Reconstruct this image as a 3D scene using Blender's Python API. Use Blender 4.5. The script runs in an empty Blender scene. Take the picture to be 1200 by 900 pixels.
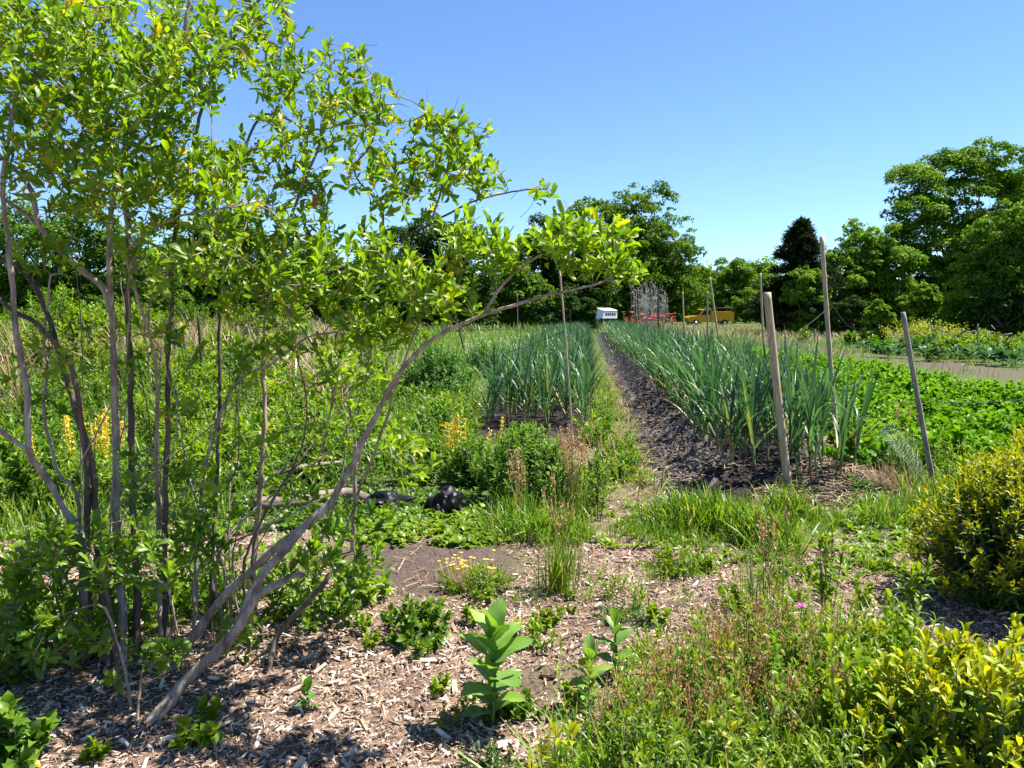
import bpy, bmesh, math
import numpy as np
rng = np.random.default_rng(11)
R = math.radians
sc = bpy.context.scene
COL = sc.collection

# ------------------------------------------------------------------ camera, world, sun, exposure
H, F = 1.6, 900.0                       # eye height (m), focal length in pixels of the 1200x900 photograph
PITCH = math.atan(86.0 / F)
cam_d = bpy.data.cameras.new('camera'); cam_d.sensor_width = 36.0; cam_d.lens = 27.0
cam_d.clip_start = 0.05; cam_d.clip_end = 6000
cam = bpy.data.objects.new('camera', cam_d); COL.objects.link(cam)
cam.location = (0, 0, H); cam.rotation_euler = (R(90) - PITCH, 0, 0)
sc.camera = cam

SUN_EL, SUN_AZ = R(60), R(74)           # azimuth measured from straight ahead (+Y) towards the right (+X)
world = bpy.data.worlds.new('World'); sc.world = world; world.use_nodes = True
wn = world.node_tree
sky = wn.nodes.new('ShaderNodeTexSky'); sky.sky_type = 'NISHITA'; sky.sun_disc = False
sky.sun_elevation = SUN_EL; sky.sun_rotation = SUN_AZ
sky.air_density = 1.0; sky.dust_density = 0.05; sky.ozone_density = 3.0; sky.altitude = 1200
bg = wn.nodes['Background']; bg.inputs[1].default_value = 0.07
tint = wn.nodes.new('ShaderNodeMix'); tint.data_type = 'RGBA'; tint.blend_type = 'MULTIPLY'; tint.inputs[0].default_value = 1
tint.inputs[7].default_value = (.76, .91, 1.10, 1); wn.links.new(sky.outputs[0], tint.inputs[6]); wn.links.new(tint.outputs[2], bg.inputs[0])
sun_d = bpy.data.lights.new('sun', 'SUN'); sun_d.energy = 5.0; sun_d.angle = R(0.5); sun_d.color = (1.0, 0.955, 0.88)
sun = bpy.data.objects.new('sun', sun_d); COL.objects.link(sun)
sun.rotation_euler = (R(90) - SUN_EL, 0, math.pi - SUN_AZ)
sun.location = (30, 20, 60)
sc.view_settings.view_transform = 'Standard'; sc.view_settings.look = 'None'
sc.view_settings.gamma = 1.0; sc.view_settings.use_curve_mapping = False
sc.view_settings.exposure = 1.52
sc.render.engine = 'CYCLES'
sc.cycles.max_bounces = 7; sc.cycles.diffuse_bounces = 3; sc.cycles.glossy_bounces = 2
sc.cycles.transmission_bounces = 5; sc.cycles.transparent_max_bounces = 6
sc.cycles.sample_clamp_indirect = 4.0

# ------------------------------------------------------------------ pixel -> world helpers
FW = np.array([0, math.cos(PITCH), -math.sin(PITCH)]); UP = np.array([0, math.sin(PITCH), math.cos(PITCH)])
def ray(x, y): return FW + np.array([(x - 600) / F, 0, 0]) + UP * ((450 - y) / F)
def P(x, y, d):                          # the point seen at photo pixel x,y that stands d metres ahead
    r = ray(x, y); return np.array([0, 0, H]) + r * (d / r[1])
def G(x, y):                             # the ground point seen at photo pixel x,y
    r = ray(x, y); t = -H / r[2]
    for _ in range(12):
        t = t + .7 * (-(H - float(gz(r[0] * t, r[1] * t))) / r[2] - t)
    return np.array([r[0] * t, r[1] * t])
def pxm(d): return d / F                 # metres per photo pixel at distance d

# ------------------------------------------------------------------ terrain
def sst(a, b, x): t = np.clip((x - a) / (b - a), 0, 1); return t * t * (3 - 2 * t)
ROW = 0.095                              # the beds run at this slope (dx per dy)
_ph = rng.uniform(0, 6.28, (10, 2)); _fr = rng.uniform(0.5, 3.0, (10, 2)) * rng.choice([-1, 1], (10, 2))
def lump(x, y):
    s = 0
    for k in range(10): s = s + np.sin(x * _fr[k, 0] + _ph[k, 0]) * np.sin(y * _fr[k, 1] + _ph[k, 1]) / (0.6 + abs(_fr[k]).sum())
    return s
def gz(x, y):
    x = np.asarray(x, float); y = np.asarray(y, float)
    u = x - ROW * y
    z = 0.03 * lump(x, y) * np.exp(-np.maximum(y - 10, 0) / 40)
    fr = sst(5.9, 7.1, y + 0.25 * lump(x * 2, 3.1)) * (1 - sst(52, 56, y))
    z = z + 0.17 * sst(0.85, 1.35, u) * (1 - sst(2.5, 2.95, u)) * fr
    fl = sst(8.8, 9.8, y) * (1 - sst(44, 48, y))
    z = z + 0.10 * sst(-1.75, -1.35, u) * (1 - sst(0.05, 0.4, u)) * fl
    z = z + 0.55 * sst(3.0, 6.5, -u) * sst(7.5, 12, y) * (1 - sst(20, 34, y))     # grassy bank at the left
    return z
def gp(x, y): return np.array([x, y, float(gz(x, y))])
def scatter(poly_px, n, near=0.0):       # n random ground points inside a polygon given by photo pixels on the ground
    poly = np.array([G(*p) for p in poly_px])
    return scatter_w(poly, n, near)
def inside(poly, p):
    c = np.zeros(len(p), bool); j = len(poly) - 1
    for i in range(len(poly)):
        a, b = poly[i], poly[j]
        m = ((a[1] > p[:, 1]) != (b[1] > p[:, 1])) & (p[:, 0] < (b[0] - a[0]) * (p[:, 1] - a[1]) / (b[1] - a[1] + 1e-12) + a[0])
        c ^= m; j = i
    return c
def scatter_w(poly, n, near=0.0):
    poly = np.array(poly, float); lo, hi = poly.min(0), poly.max(0); out = []
    tot = 0
    while tot < n:
        p = rng.uniform(lo, hi, (n * 3 + 50, 2))
        k = inside(poly, p)
        if near > 0: k &= rng.random(len(p)) < (max(lo[1], .5) / np.maximum(p[:, 1], .4)) ** near
        out.append(p[k]); tot += k.sum()
    p = np.concatenate(out)[:n]
    return np.column_stack([p, gz(p[:, 0], p[:, 1])])

# ------------------------------------------------------------------ vectors
def nrm(v): return v / np.maximum(np.linalg.norm(v, axis=-1, keepdims=True), 1e-9)
def frames(D, N):                        # columns x,y,z with y along D and z near N
    D = nrm(D); z = N - (N * D).sum(-1, keepdims=True) * D
    bad = np.linalg.norm(z, axis=-1) < 1e-3; z[bad] = np.cross(D[bad], [1, 0.3, 0.2]); z = nrm(z)
    return np.stack([np.cross(D, z), D, z], axis=-1)
def rdir(k): return nrm(rng.normal(size=(k, 3)))
def az_dir(az, el): return np.stack([np.cos(az) * np.cos(el), np.sin(az) * np.cos(el), np.sin(el)], -1)

# ------------------------------------------------------------------ mesh accumulator
class Acc:
    def __init__(s): s.V, s.L, s.T, s.Rn, s.M = [], [], [], [], []; s.n = 0
    def inst(s, tpl, M, T, rnd, mat=0):
        tv, fl, ft = tpl; k = len(T)
        if k == 0: return
        V = np.einsum('kij,nj->kni', M, tv) + T[:, None]
        s.V.append(V.reshape(-1, 3))
        s.L.append((fl[None] + (s.n + np.arange(k) * len(tv))[:, None]).ravel()); s.T.append(np.tile(ft, k))
        s.Rn.append(np.repeat(np.broadcast_to(rnd, (k,)), len(ft))); s.M.append(np.full(k * len(ft), mat)); s.n += k * len(tv)
    def raw(s, V, faces, rnd=0.5, mat=0):
        s.V.append(np.asarray(V, float)); fl = np.concatenate([np.asarray(f) for f in faces]) + s.n
        s.L.append(fl); s.T.append(np.array([len(f) for f in faces])); s.Rn.append(np.full(len(faces), rnd)); s.M.append(np.full(len(faces), mat)); s.n += len(V)
    def tube(s, pts, rads, sides=6, mat=0, rnd=0.5, wob=0.0):
        pts = np.asarray(pts, float); n = len(pts); rads = np.broadcast_to(rads, (n,))
        t = np.gradient(pts, axis=0); t = nrm(t)
        x = np.cross(t[0], [0.31, 0.2, 0.93]); 
        if np.linalg.norm(x) < .1: x = np.cross(t[0], [1, 0, 0])
        x = x / np.linalg.norm(x); V = []
        a = np.arange(sides) * 2 * math.pi / sides
        for i in range(n):
            x = x - t[i] * (x @ t[i]); x = x / np.linalg.norm(x); y = np.cross(t[i], x)
            rr = rads[i] * (1 + wob * rng.uniform(-1, 1, sides)) if wob else rads[i]
            V.append(pts[i] + (np.cos(a) * rr)[:, None] * x + (np.sin(a) * rr)[:, None] * y)
        V = np.concatenate(V); i = np.arange(sides); j = (i + 1) % sides
        q = np.concatenate([np.stack([k * sides + i, k * sides + j, (k + 1) * sides + j, (k + 1) * sides + i], 1) for k in range(n - 1)])
        faces = list(q) + [np.arange(sides)[::-1], (n - 1) * sides + np.arange(sides)]
        s.raw(V, faces, rnd, mat)
    def box(s, c, size, rz=0, mat=0, taper=(1, 1), rnd=.5, bev=0):
        sx, sy, sz = np.array(size) / 2
        V = np.array([[-sx, -sy, -sz], [sx, -sy, -sz], [sx, sy, -sz], [-sx, sy, -sz], [-sx * taper[0], -sy * taper[1], sz], [sx * taper[0], -sy * taper[1], sz], [sx * taper[0], sy * taper[1], sz], [-sx * taper[0], sy * taper[1], sz]])
        ca, sa = math.cos(rz), math.sin(rz); V = V @ np.array([[ca, sa, 0], [-sa, ca, 0], [0, 0, 1]]) + np.array(c)
        s.raw(V, [(3, 2, 1, 0), (4, 5, 6, 7), (0, 1, 5, 4), (1, 2, 6, 5), (2, 3, 7, 6), (3, 0, 4, 7)], rnd, mat)
    def mesh(s, name, mats, smooth=True):
        V = np.concatenate(s.V).astype(np.float32); L = np.concatenate(s.L).astype(np.int32); T = np.concatenate(s.T).astype(np.int32)
        me = bpy.data.meshes.new(name); me.vertices.add(len(V)); me.vertices.foreach_set('co', V.ravel())
        me.loops.add(len(L)); me.loops.foreach_set('vertex_index', L)
        me.polygons.add(len(T)); st = np.zeros(len(T), np.int32); st[1:] = np.cumsum(T)[:-1]
        me.polygons.foreach_set('loop_start', st); me.polygons.foreach_set('loop_total', T)
        me.polygons.foreach_set('material_index', np.concatenate(s.M).astype(np.int32))
        me.polygons.foreach_set('use_smooth', np.full(len(T), smooth))
        at = me.attributes.new('rnd', 'FLOAT', 'FACE'); at.data.foreach_set('value', np.concatenate(s.Rn).astype(np.float32))
        for m in (mats if isinstance(mats, (list, tuple)) else [mats]): me.materials.append(m)
        me.update(calc_edges=True); me.validate(); return me
    def obj(s, name, mats, parent=None, smooth=True): return link(name, s.mesh(name, mats, smooth), parent)
def link(name, data, parent=None):
    o = bpy.data.objects.new(name, data); COL.objects.link(o)
    if parent is not None: o.parent = parent
    return o
def tag(o, label, cat, group=None, kind=None):
    o['label'] = label; o['category'] = cat
    if group: o['group'] = group
    if kind: o['kind'] = kind
    return o
def thing(name, label, cat, loc=(0, 0, 0), rz=0, group=None, scale=1):
    o = link(name, None); o.location = loc; o.rotation_euler = (0, 0, rz); o.scale = (scale,) * 3 if np.isscalar(scale) else scale
    o.empty_display_size = .1
    return tag(o, label, cat, group)
def copies(name, protos, pts, label, cat, group, smin=.85, smax=1.15, tilt=0.06):
    """protos: list of variants, each a list of (part name, mesh). Every plant is an Empty with its parts."""
    out = []
    for p in pts:
        v = protos[rng.integers(len(protos))]
        o = thing(name, label, cat, p, rng.uniform(0, 6.28), group, rng.uniform(smin, smax))
        o.rotation_euler = (rng.normal(0, tilt), rng.normal(0, tilt), rng.uniform(0, 6.28))
        for pn, me in v: link(pn, me, o)
        out.append(o)
    return out

# ------------------------------------------------------------------ templates (unit length along +y, upper face +z)
def T_(v, f): return (np.array(v, float), np.concatenate([np.array(x) for x in f]), np.array([len(x) for x in f]))
def leaf_tpl(w=.42, fold=.08, curl=.12, wide=.4):
    a, b = wide * .75, wide + .32
    return T_([(0, 0, 0), (0, a, .05), (0, b, .03), (0, 1, -curl), (-w * .46, a, .05 + fold), (-w * .42, b, .03 + fold * .8), (w * .46, a, .05 + fold), (w * .42, b, .03 + fold * .8)],
              [(0, 1, 4), (0, 6, 1), (1, 2, 5, 4), (1, 6, 7, 2), (2, 3, 5), (2, 7, 3)])
LEAF = [leaf_tpl(.36, .07, .10, .52), leaf_tpl(.40, .10, .2, .48), leaf_tpl(.32, .05, .02, .54)]
LANCE = [leaf_tpl(.24, .05, .1, .4), leaf_tpl(.28, .06, .25, .38)]
ROUND = [leaf_tpl(.72, .08, .15, .38), leaf_tpl(.62, .12, .3, .36)]
BIGOVAL = None
CARD = T_([(0, 0, 0), (.34, .5, .07), (0, 1, -.08), (-.34, .5, .07)], [(0, 1, 2, 3)])
NEEDLE = T_([(0, 0, 0), (.13, .45, .04), (0, 1, -.1), (-.13, .45, .04)], [(0, 1, 2, 3)])
def blade_tpl(w, bend, n=4, v=0.0, flat=.5):
    """grass-like strap, starting straight up +y and arching over towards -z"""
    pts = []; p = np.zeros(2); a = 0
    V = []; Fc = []
    for i in range(n + 1):
        t = i / n; ww = w * (1 - max(0, (t - flat) / (1 - flat)) ** 1.5) * (0.6 + .4 * min(1, t * 4)) / 2
        if i == n: V.append((0, p[0], p[1]))
        elif v: V += [(-ww, p[0], p[1] + v * ww), (0, p[0], p[1]), (ww, p[0], p[1] + v * ww)]
        else: V += [(-ww, p[0], p[1]), (ww, p[0], p[1])]
        ang = bend * (t ** 1.6); p = p + np.array([math.cos(ang), -math.sin(ang)]) / n
    m = 3 if v else 2
    for i in range(n - 1):
        for k in range(m - 1): Fc.append((i * m + k, i * m + k + 1, (i + 1) * m + k + 1, (i + 1) * m + k))
    for k in range(m - 1): Fc.append(((n - 1) * m + k, (n - 1) * m + k + 1, len(V) - 1))
    return T_(V, Fc)
BLADE = [blade_tpl(.03, b, 3) for b in (.3, .8, 1.4, 2.0)]
STRAP = [blade_tpl(.040, b, 6, .5, .35) for b in (.15, .4, .8, 1.5, 2.3)]
CHIP = T_([(-.5, -.14, 0), (.5, -.18, .03), (.42, .16, 0), (-.45, .12, .03), (-.45, -.1, .12), (.42, -.12, .15), (.36, .1, .13), (-.4, .08, .16)],
          [(4, 5, 6, 7), (0, 1, 5, 4), (1, 2, 6, 5), (2, 3, 7, 6), (3, 0, 4, 7)])

def add_leaves(acc, tpls, base, D, N, L, rnd, mat=0):
    """leaves at base points along D, face N, length L; the template is picked per leaf"""
    k = len(base)
    if k == 0: return
    M = frames(D, N) * np.broadcast_to(L, (k,))[:, None, None]; rnd = np.broadcast_to(rnd, (k,))
    w = rng.integers(len(tpls), size=k)
    for i, t in enumerate(tpls):
        s = w == i; acc.inst(t, M[s], base[s], rnd[s], mat)
UPV = np.array([0, 0, 1.0])
def blades(acc, pts, h0, h1, lean=.35, tpls=BLADE, width=1.0, r0=0, r1=1, mat=0, hscale=None):
    k = len(pts); az = rng.uniform(0, 6.28, k); el = R(90) - np.abs(rng.normal(0, lean, k))
    D = az_dir(az, el); N = az_dir(az + math.pi + rng.normal(0, .5, k), 0.3 + 0 * az)
    M = frames(D, N); h = rng.uniform(h0, h1, k)
    if hscale is not None: h = h * hscale
    S = np.stack([h * width, h, h], -1); M = M * S[:, None, :]
    w = rng.integers(len(tpls), size=k); r = rng.uniform(r0, r1, k)
    for i, t in enumerate(tpls): s = w == i; acc.inst(t, M[s], pts[s], r[s], mat)
def rosette(base, axis, n, inc0, inc1, L0, L1, jit=.25):
    """n leaves round every tip; returns base, D, N, L flattened"""
    k = len(base); axis = nrm(axis); fr = frames(axis, rdir(k)); x, z = fr[:, :, 0], fr[:, :, 2]
    out = []
    ph = rng.uniform(0, 6.28, k)
    for i in range(n):
        a = ph + i * 2.39996 + rng.normal(0, jit, k); inc = inc0 + (inc1 - inc0) * (i / max(1, n - 1)) + rng.normal(0, jit * .6, k)
        rad = np.cos(a)[:, None] * x + np.sin(a)[:, None] * z
        D = np.cos(inc)[:, None] * axis + np.sin(inc)[:, None] * rad
        N = axis * 0.9 - rad * 0.4 + UPV * .25 + rng.normal(0, .2, (k, 3))
        out.append((base - axis * (.007 * i), D, N, rng.uniform(L0, L1, k)))
    return [np.concatenate([o[j] for o in out]) for j in range(4)]
def smooth_path(pts, step):
    pts = np.asarray(pts, float)
    if len(pts) < 3: pts = np.array([pts[0], (pts[0] + pts[-1]) / 2, pts[-1]])
    q = np.concatenate([[2 * pts[0] - pts[1]], pts, [2 * pts[-1] - pts[-2]]]); out = []
    for i in range(1, len(q) - 2):
        n = max(2, int(np.linalg.norm(q[i + 1] - q[i]) / step)); t = np.linspace(0, 1, n, endpoint=False)[:, None]
        a, b, c, d = q[i - 1:i + 3]
        out.append(.5 * (2 * b + (c - a) * t + (2 * a - 5 * b + 4 * c - d) * t ** 2 + (3 * b - a - 3 * c + d) * t ** 3))
    return np.concatenate(out + [pts[-1:]])

# ------------------------------------------------------------------ materials
def new_mat(name):
    m = bpy.data.materials.new(name); m.use_nodes = True; nt = m.node_tree; nt.nodes.clear()
    out = nt.nodes.new('ShaderNodeOutputMaterial'); return m, nt, out
def N_(nt, t, **kw):
    n = nt.nodes.new(t)
    for k, v in kw.items(): setattr(n, k, v)
    return n
def ramp(nt, cols, fac):
    r = N_(nt, 'ShaderNodeValToRGB'); e = r.color_ramp.elements
    for i, (p, c) in enumerate(cols):
        if i > 1: e.new(p)
        e[i].position = p; e[i].color = (*c, 1)
    nt.links.new(fac, r.inputs[0]); return r.outputs[0]
def noise(nt, scale, detail=4, coord=None, rough=.55):
    n = N_(nt, 'ShaderNodeTexNoise'); n.inputs['Scale'].default_value = scale; n.inputs['Detail'].default_value = detail; n.inputs['Roughness'].default_value = rough
    if coord is None: coord = N_(nt, 'ShaderNodeTexCoord').outputs['Object']
    nt.links.new(coord, n.inputs['Vector']); return n.outputs[0]
def mixc(nt, f, a, b, mode='MIX'):
    n = N_(nt, 'ShaderNodeMix', data_type='RGBA', blend_type=mode)
    for s, v in ((n.inputs[0], f), (n.inputs[6], a), (n.inputs[7], b)):
        if isinstance(v, (int, float)): s.default_value = v
        elif isinstance(v, tuple): s.default_value = (*v, 1)
        else: nt.links.new(v, s)
    return n.outputs[2]
def leafmat(name, cols, transl=.42, tcol=(1.25, 1.35, .6), gloss=.022, rough=.42, var=.14):
    m, nt, out = new_mat(name)
    at = N_(nt, 'ShaderNodeAttribute', attribute_name='rnd')
    c = ramp(nt, cols, at.outputs['Fac'])
    oi = N_(nt, 'ShaderNodeObjectInfo'); hs = N_(nt, 'ShaderNodeHueSaturation')
    mr = N_(nt, 'ShaderNodeMapRange'); nt.links.new(oi.outputs['Random'], mr.inputs[0]); mr.inputs[3].default_value = 1 - var; mr.inputs[4].default_value = 1 + var
    nt.links.new(mr.outputs[0], hs.inputs['Value']); nt.links.new(c, hs.inputs['Color']); c = hs.outputs[0]
    d = N_(nt, 'ShaderNodeBsdfDiffuse'); nt.links.new(c, d.inputs[0])
    t = N_(nt, 'ShaderNodeBsdfTranslucent'); nt.links.new(mixc(nt, 1.0, c, tuple(tcol), 'MULTIPLY'), t.inputs[0])
    mx = N_(nt, 'ShaderNodeMixShader'); mx.inputs[0].default_value = transl; nt.links.new(d.outputs[0], mx.inputs[1]); nt.links.new(t.outputs[0], mx.inputs[2])
    g = N_(nt, 'ShaderNodeBsdfGlossy'); g.inputs['Roughness'].default_value = rough; g.inputs[0].default_value = (1, 1, .92, 1)
    m2 = N_(nt, 'ShaderNodeMixShader'); m2.inputs[0].default_value = gloss; nt.links.new(mx.outputs[0], m2.inputs[1]); nt.links.new(g.outputs[0], m2.inputs[2])
    nt.links.new(m2.outputs[0], out.inputs[0]); return m
def solid(name, cols, scale=20, rough=.7, bump=.3, metal=0, stretch=(1, 1, 1), detail=5, spec=.3):
    """noise-mottled surface"""
    m, nt, out = new_mat(name)
    tc = N_(nt, 'ShaderNodeTexCoord'); mp = N_(nt, 'ShaderNodeMapping'); mp.inputs['Scale'].default_value = stretch; nt.links.new(tc.outputs['Object'], mp.inputs[0])
    nz = noise(nt, scale, detail, mp.outputs[0], .65)
    c = ramp(nt, cols, nz)
    b = N_(nt, 'ShaderNodeBsdfPrincipled'); nt.links.new(c, b.inputs['Base Color']); b.inputs['Roughness'].default_value = rough; b.inputs['Metallic'].default_value = metal
    b.inputs['Specular IOR Level'].default_value = spec
    if bump:
        bp = N_(nt, 'ShaderNodeBump'); bp.inputs['Strength'].default_value = bump; bp.inputs['Distance'].default_value = .02; nt.links.new(nz, bp.inputs['Height']); nt.links.new(bp.outputs[0], b.inputs['Normal'])
    nt.links.new(b.outputs[0], out.inputs[0]); return m
def rndmat(name, cols, rough=.8):
    m, nt, out = new_mat(name)
    at = N_(nt, 'ShaderNodeAttribute', attribute_name='rnd'); c = ramp(nt, cols, at.outputs['Fac'])
    c = mixc(nt, .5, c, ramp(nt, [(.3, (.45, .42, .4)), (.75, (1.25, 1.2, 1.15))], noise(nt, 90, 3)), 'MULTIPLY')
    b = N_(nt, 'ShaderNodeBsdfPrincipled'); nt.links.new(c, b.inputs['Base Color']); b.inputs['Roughness'].default_value = rough; b.inputs['Specular IOR Level'].default_value = .2
    nt.links.new(b.outputs[0], out.inputs[0]); return m

MAT = dict(
    shrub=leafmat('shrub_leaf', [(0, (.06, .135, .008)), (.45, (.145, .26, .010)), (.85, (.24, .345, .012)), (1, (.40, .34, .02))], .5, (1.4, 1.4, .35), .03),
    shrub_low=leafmat('low_shrub_leaf', [(0, (.06, .14, .010)), (.6, (.13, .245, .012)), (1, (.22, .33, .014))], .48, (1.4, 1.4, .4), gloss=.03),  # slightly darker green for the shrub's lowest leaves and the seedlings below
    bark=solid('grey_bark', [(.3, (.10, .077, .062)), (.5, (.28, .23, .19)), (.68, (.48, .42, .36))], 26, .8, .6, stretch=(1, 1, .35)),
    bark_dark=solid('dark_bark', [(.35, (.045, .034, .026)), (.65, (.17, .132, .105))], 20, .85, .5, stretch=(1, 1, .3)),
    bark_pale=solid('pale_bark', [(.3, (.17, .12, .085)), (.7, (.42, .34, .27))], 24, .8, .5, stretch=(1, 1, .3)),
    twig=solid('twig_bark', [(.3, (.12, .09, .07)), (.7, (.36, .29, .23))], 30, .8, .2),
    garlic=leafmat('garlic_leaf', [(0, (.028, .078, .036)), (.5, (.062, .14, .062)), (.86, (.12, .22, .085)), (.93, (.22, .24, .08)), (1, (.42, .33, .13))], .32, (1.1, 1.3, .6), .035, .4, .2),
    stalk=leafmat('garlic_stalk', [(0, (.10, .19, .08)), (1, (.26, .30, .15))], .2),
    potato=leafmat('potato_leaf', [(0, (.05, .15, .010)), (.5, (.10, .24, .012)), (1, (.17, .31, .015))], .42, (1.3, 1.3, .4), .012, .4, .12),
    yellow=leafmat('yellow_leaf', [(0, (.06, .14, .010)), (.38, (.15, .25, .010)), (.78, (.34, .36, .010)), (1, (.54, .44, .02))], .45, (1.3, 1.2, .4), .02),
    ylower=leafmat('lower_leaf', [(0, (.03, .085, .014)), (1, (.09, .19, .016))], .4),  # dark green leaves along the shoots, beneath the yellow tips
    grass=leafmat('grass_blade', [(0, (.055, .13, .010)), (.55, (.125, .23, .014)), (.88, (.21, .30, .02)), (1, (.40, .32, .10))], .44),
    grass_blue=leafmat('blue_grass', [(0, (.05, .11, .03)), (.7, (.12, .20, .06)), (1, (.32, .30, .13))], .4),
    weed=leafmat('weed_leaf', [(0, (.04, .095, .012)), (.5, (.085, .18, .015)), (.9, (.16, .26, .02)), (1, (.32, .28, .04))], .42),
    weed_b=leafmat('bright_weed_leaf', [(0, (.06, .14, .010)), (.55, (.14, .245, .011)), (1, (.27, .33, .015))], .46, (1.35, 1.3, .4)),
    dry=leafmat('dry_grass_blade', [(0, (.18, .115, .06)), (.5, (.38, .27, .16)), (1, (.55, .44, .30))], .3, (1.05, 1, .8), .02),
    seed=leafmat('seed_head', [(0, (.22, .11, .05)), (.5, (.40, .25, .12)), (1, (.55, .42, .26))], .3, (1.05, 1, .8), .0),
    yflower=leafmat('yellow_petal', [(0, (.55, .40, .03)), (1, (.85, .68, .08))], .35, (1, 1, .5), .02),
    kflower=leafmat('lemon_petal', [(0, (.22, .30, .02)), (.4, (.50, .50, .03)), (1, (.72, .66, .06))], .35, (1, 1, .5), .02),
    wflower=leafmat('white_petal', [(0, (.65, .65, .62)), (1, (.85, .85, .82))], .35, (1, 1, 1), .02),
    pink=leafmat('pink_petal', [(0, (.62, .10, .42)), (1, (.80, .22, .60))], .35, (1, .8, 1), .02),
    red=leafmat('red_petal', [(0, (.66, .05, .04)), (.6, (.80, .11, .09)), (1, (.82, .26, .24))], .35, (1, .6, .6), .02),
    milk=leafmat('milkweed_leaf', [(0, (.085, .19, .022)), (.6, (.14, .27, .03)), (1, (.22, .34, .04))], .40, (1.2, 1.25, .5), .05, .45),
    fern=leafmat('feathery_leaf', [(0, (.05, .14, .025)), (.6, (.09, .22, .035)), (1, (.16, .30, .05))], .42),
    kale=leafmat('kale_leaf', [(0, (.04, .10, .045)), (1, (.10, .19, .075))], .3, gloss=.012),
    tree_a=leafmat('broadleaf', [(0, (.038, .09, .010)), (.5, (.078, .15, .013)), (1, (.14, .215, .018))], .42, gloss=.008),
    tree_b=leafmat('bright_broadleaf', [(0, (.055, .12, .012)), (.5, (.105, .195, .016)), (1, (.17, .26, .02))], .44, gloss=.008),
    tree_c=leafmat('yellowgreen_broadleaf', [(0, (.07, .13, .012)), (.5, (.13, .22, .016)), (1, (.21, .30, .02))], .44, gloss=.008),
    tree_e=leafmat('feathery_broadleaf', [(0, (.06, .13, .014)), (.5, (.115, .21, .018)), (1, (.18, .28, .022))], .45, gloss=.008),
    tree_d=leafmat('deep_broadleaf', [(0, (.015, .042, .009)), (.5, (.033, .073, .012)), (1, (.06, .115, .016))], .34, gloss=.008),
    conifer=leafmat('cedar_needle', [(0, (.010, .022, .013)), (.6, (.022, .040, .018)), (1, (.05, .06, .022))], .2),
    silver=solid('bleached_twig', [(.3, (.24, .22, .21)), (.7, (.46, .43, .41))], 12, .9, .1),
    bamboo=solid('bamboo', [(.3, (.26, .18, .10)), (.6, (.48, .37, .24)), (.8, (.62, .52, .38))], 9, .6, .15, stretch=(6, 6, .8)),
    greywood=solid('weathered_wood', [(.3, (.12, .10, .085)), (.55, (.27, .235, .20)), (.8, (.42, .38, .34))], 12, .8, .5, stretch=(5, 5, .5)),
    darkwood=solid('dark_stake', [(.3, (.018, .014, .012)), (.7, (.07, .055, .045))], 14, .8, .4, stretch=(4, 4, .6)),
    wire=solid('black_wire', [(.3, (.012, .012, .012)), (.7, (.03, .03, .03))], 40, .5, 0),
    plastic=solid('black_plastic', [(.3, (.002, .002, .002)), (.7, (.006, .006, .006))], 5, .45, .25, spec=.22),
    log=solid('dry_log', [(.3, (.07, .05, .036)), (.5, (.20, .15, .115)), (.75, (.38, .31, .26))], 9, .85, .8, stretch=(1, 1, 6)),
    chips=rndmat('wood_chip', [(0, (.045, .028, .020)), (.25, (.17, .11, .075)), (.55, (.40, .29, .21)), (.82, (.62, .50, .40)), (1, (.76, .68, .59))]),
    straw=rndmat('straw', [(0, (.20, .13, .07)), (.6, (.46, .34, .2)), (1, (.62, .5, .34))]),
    white=solid('white_paint', [(.3, (.66, .67, .69)), (.7, (.82, .82, .82))], 6, .5, .05),
    black=solid('dark_opening', [(.3, (.01, .01, .012)), (.7, (.025, .025, .03))], 10, .6, 0),
    truck=solid('orange_paint', [(.3, (.62, .27, .015)), (.7, (.72, .35, .02))], 3, .35, 0, spec=.5),
    glass=solid('dark_glass', [(.3, (.015, .02, .022)), (.7, (.03, .035, .04))], 3, .08, 0, spec=.8),
    rubber=solid('tyre_rubber', [(.3, (.012, .012, .012)), (.7, (.03, .03, .03))], 30, .85, .2),
    steel=solid('grey_steel', [(.3, (.30, .30, .31)), (.7, (.48, .48, .49))], 9, .4, 0, metal=.7),
    stone=solid('pale_cloth', [(.3, (.55, .55, .56)), (.7, (.80, .80, .80))], 8, .8, .3),
    net=solid('pale_netting', [(.3, (.45, .48, .45)), (.7, (.62, .65, .62))], 8, .6, 0),
)

# ------------------------------------------------------------------ ground: one sheet to the horizon
def graded(lo, hi, step, far, grow=1.22):
    mid = np.arange(lo, hi + step / 2, step); a = [hi]; s = step
    while a[-1] < far: s *= grow; a.append(a[-1] + s)
    b = [lo]; s = step
    while b[-1] > -far: s *= grow; b.append(b[-1] - s)
    return np.concatenate([np.array(b[1:])[::-1], mid, np.array(a[1:])])
xs = graded(-6, 7, .05, 3000); ys = graded(1.2, 11, .05, 3000)
X, Y = np.meshgrid(xs, ys); Z = gz(X, Y)
Z = Z + .006 * rng.normal(size=Z.shape) * ((abs(X) < 8) & (Y < 12) & (Y > 1))
a = Acc(); nx, ny = len(xs), len(ys); idx = np.arange(nx * ny).reshape(ny, nx)
q = np.stack([idx[:-1, :-1], idx[:-1, 1:], idx[1:, 1:], idx[1:, :-1]], -1).reshape(-1, 4)
V = np.stack([X, Y, Z], -1).reshape(-1, 3)
a.V = [V]; a.L = [q.ravel()]; a.T = [np.full(len(q), 4)]; a.Rn = [np.zeros(len(q))]; a.M = [np.zeros(len(q), int)]; a.n = len(V)
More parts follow.
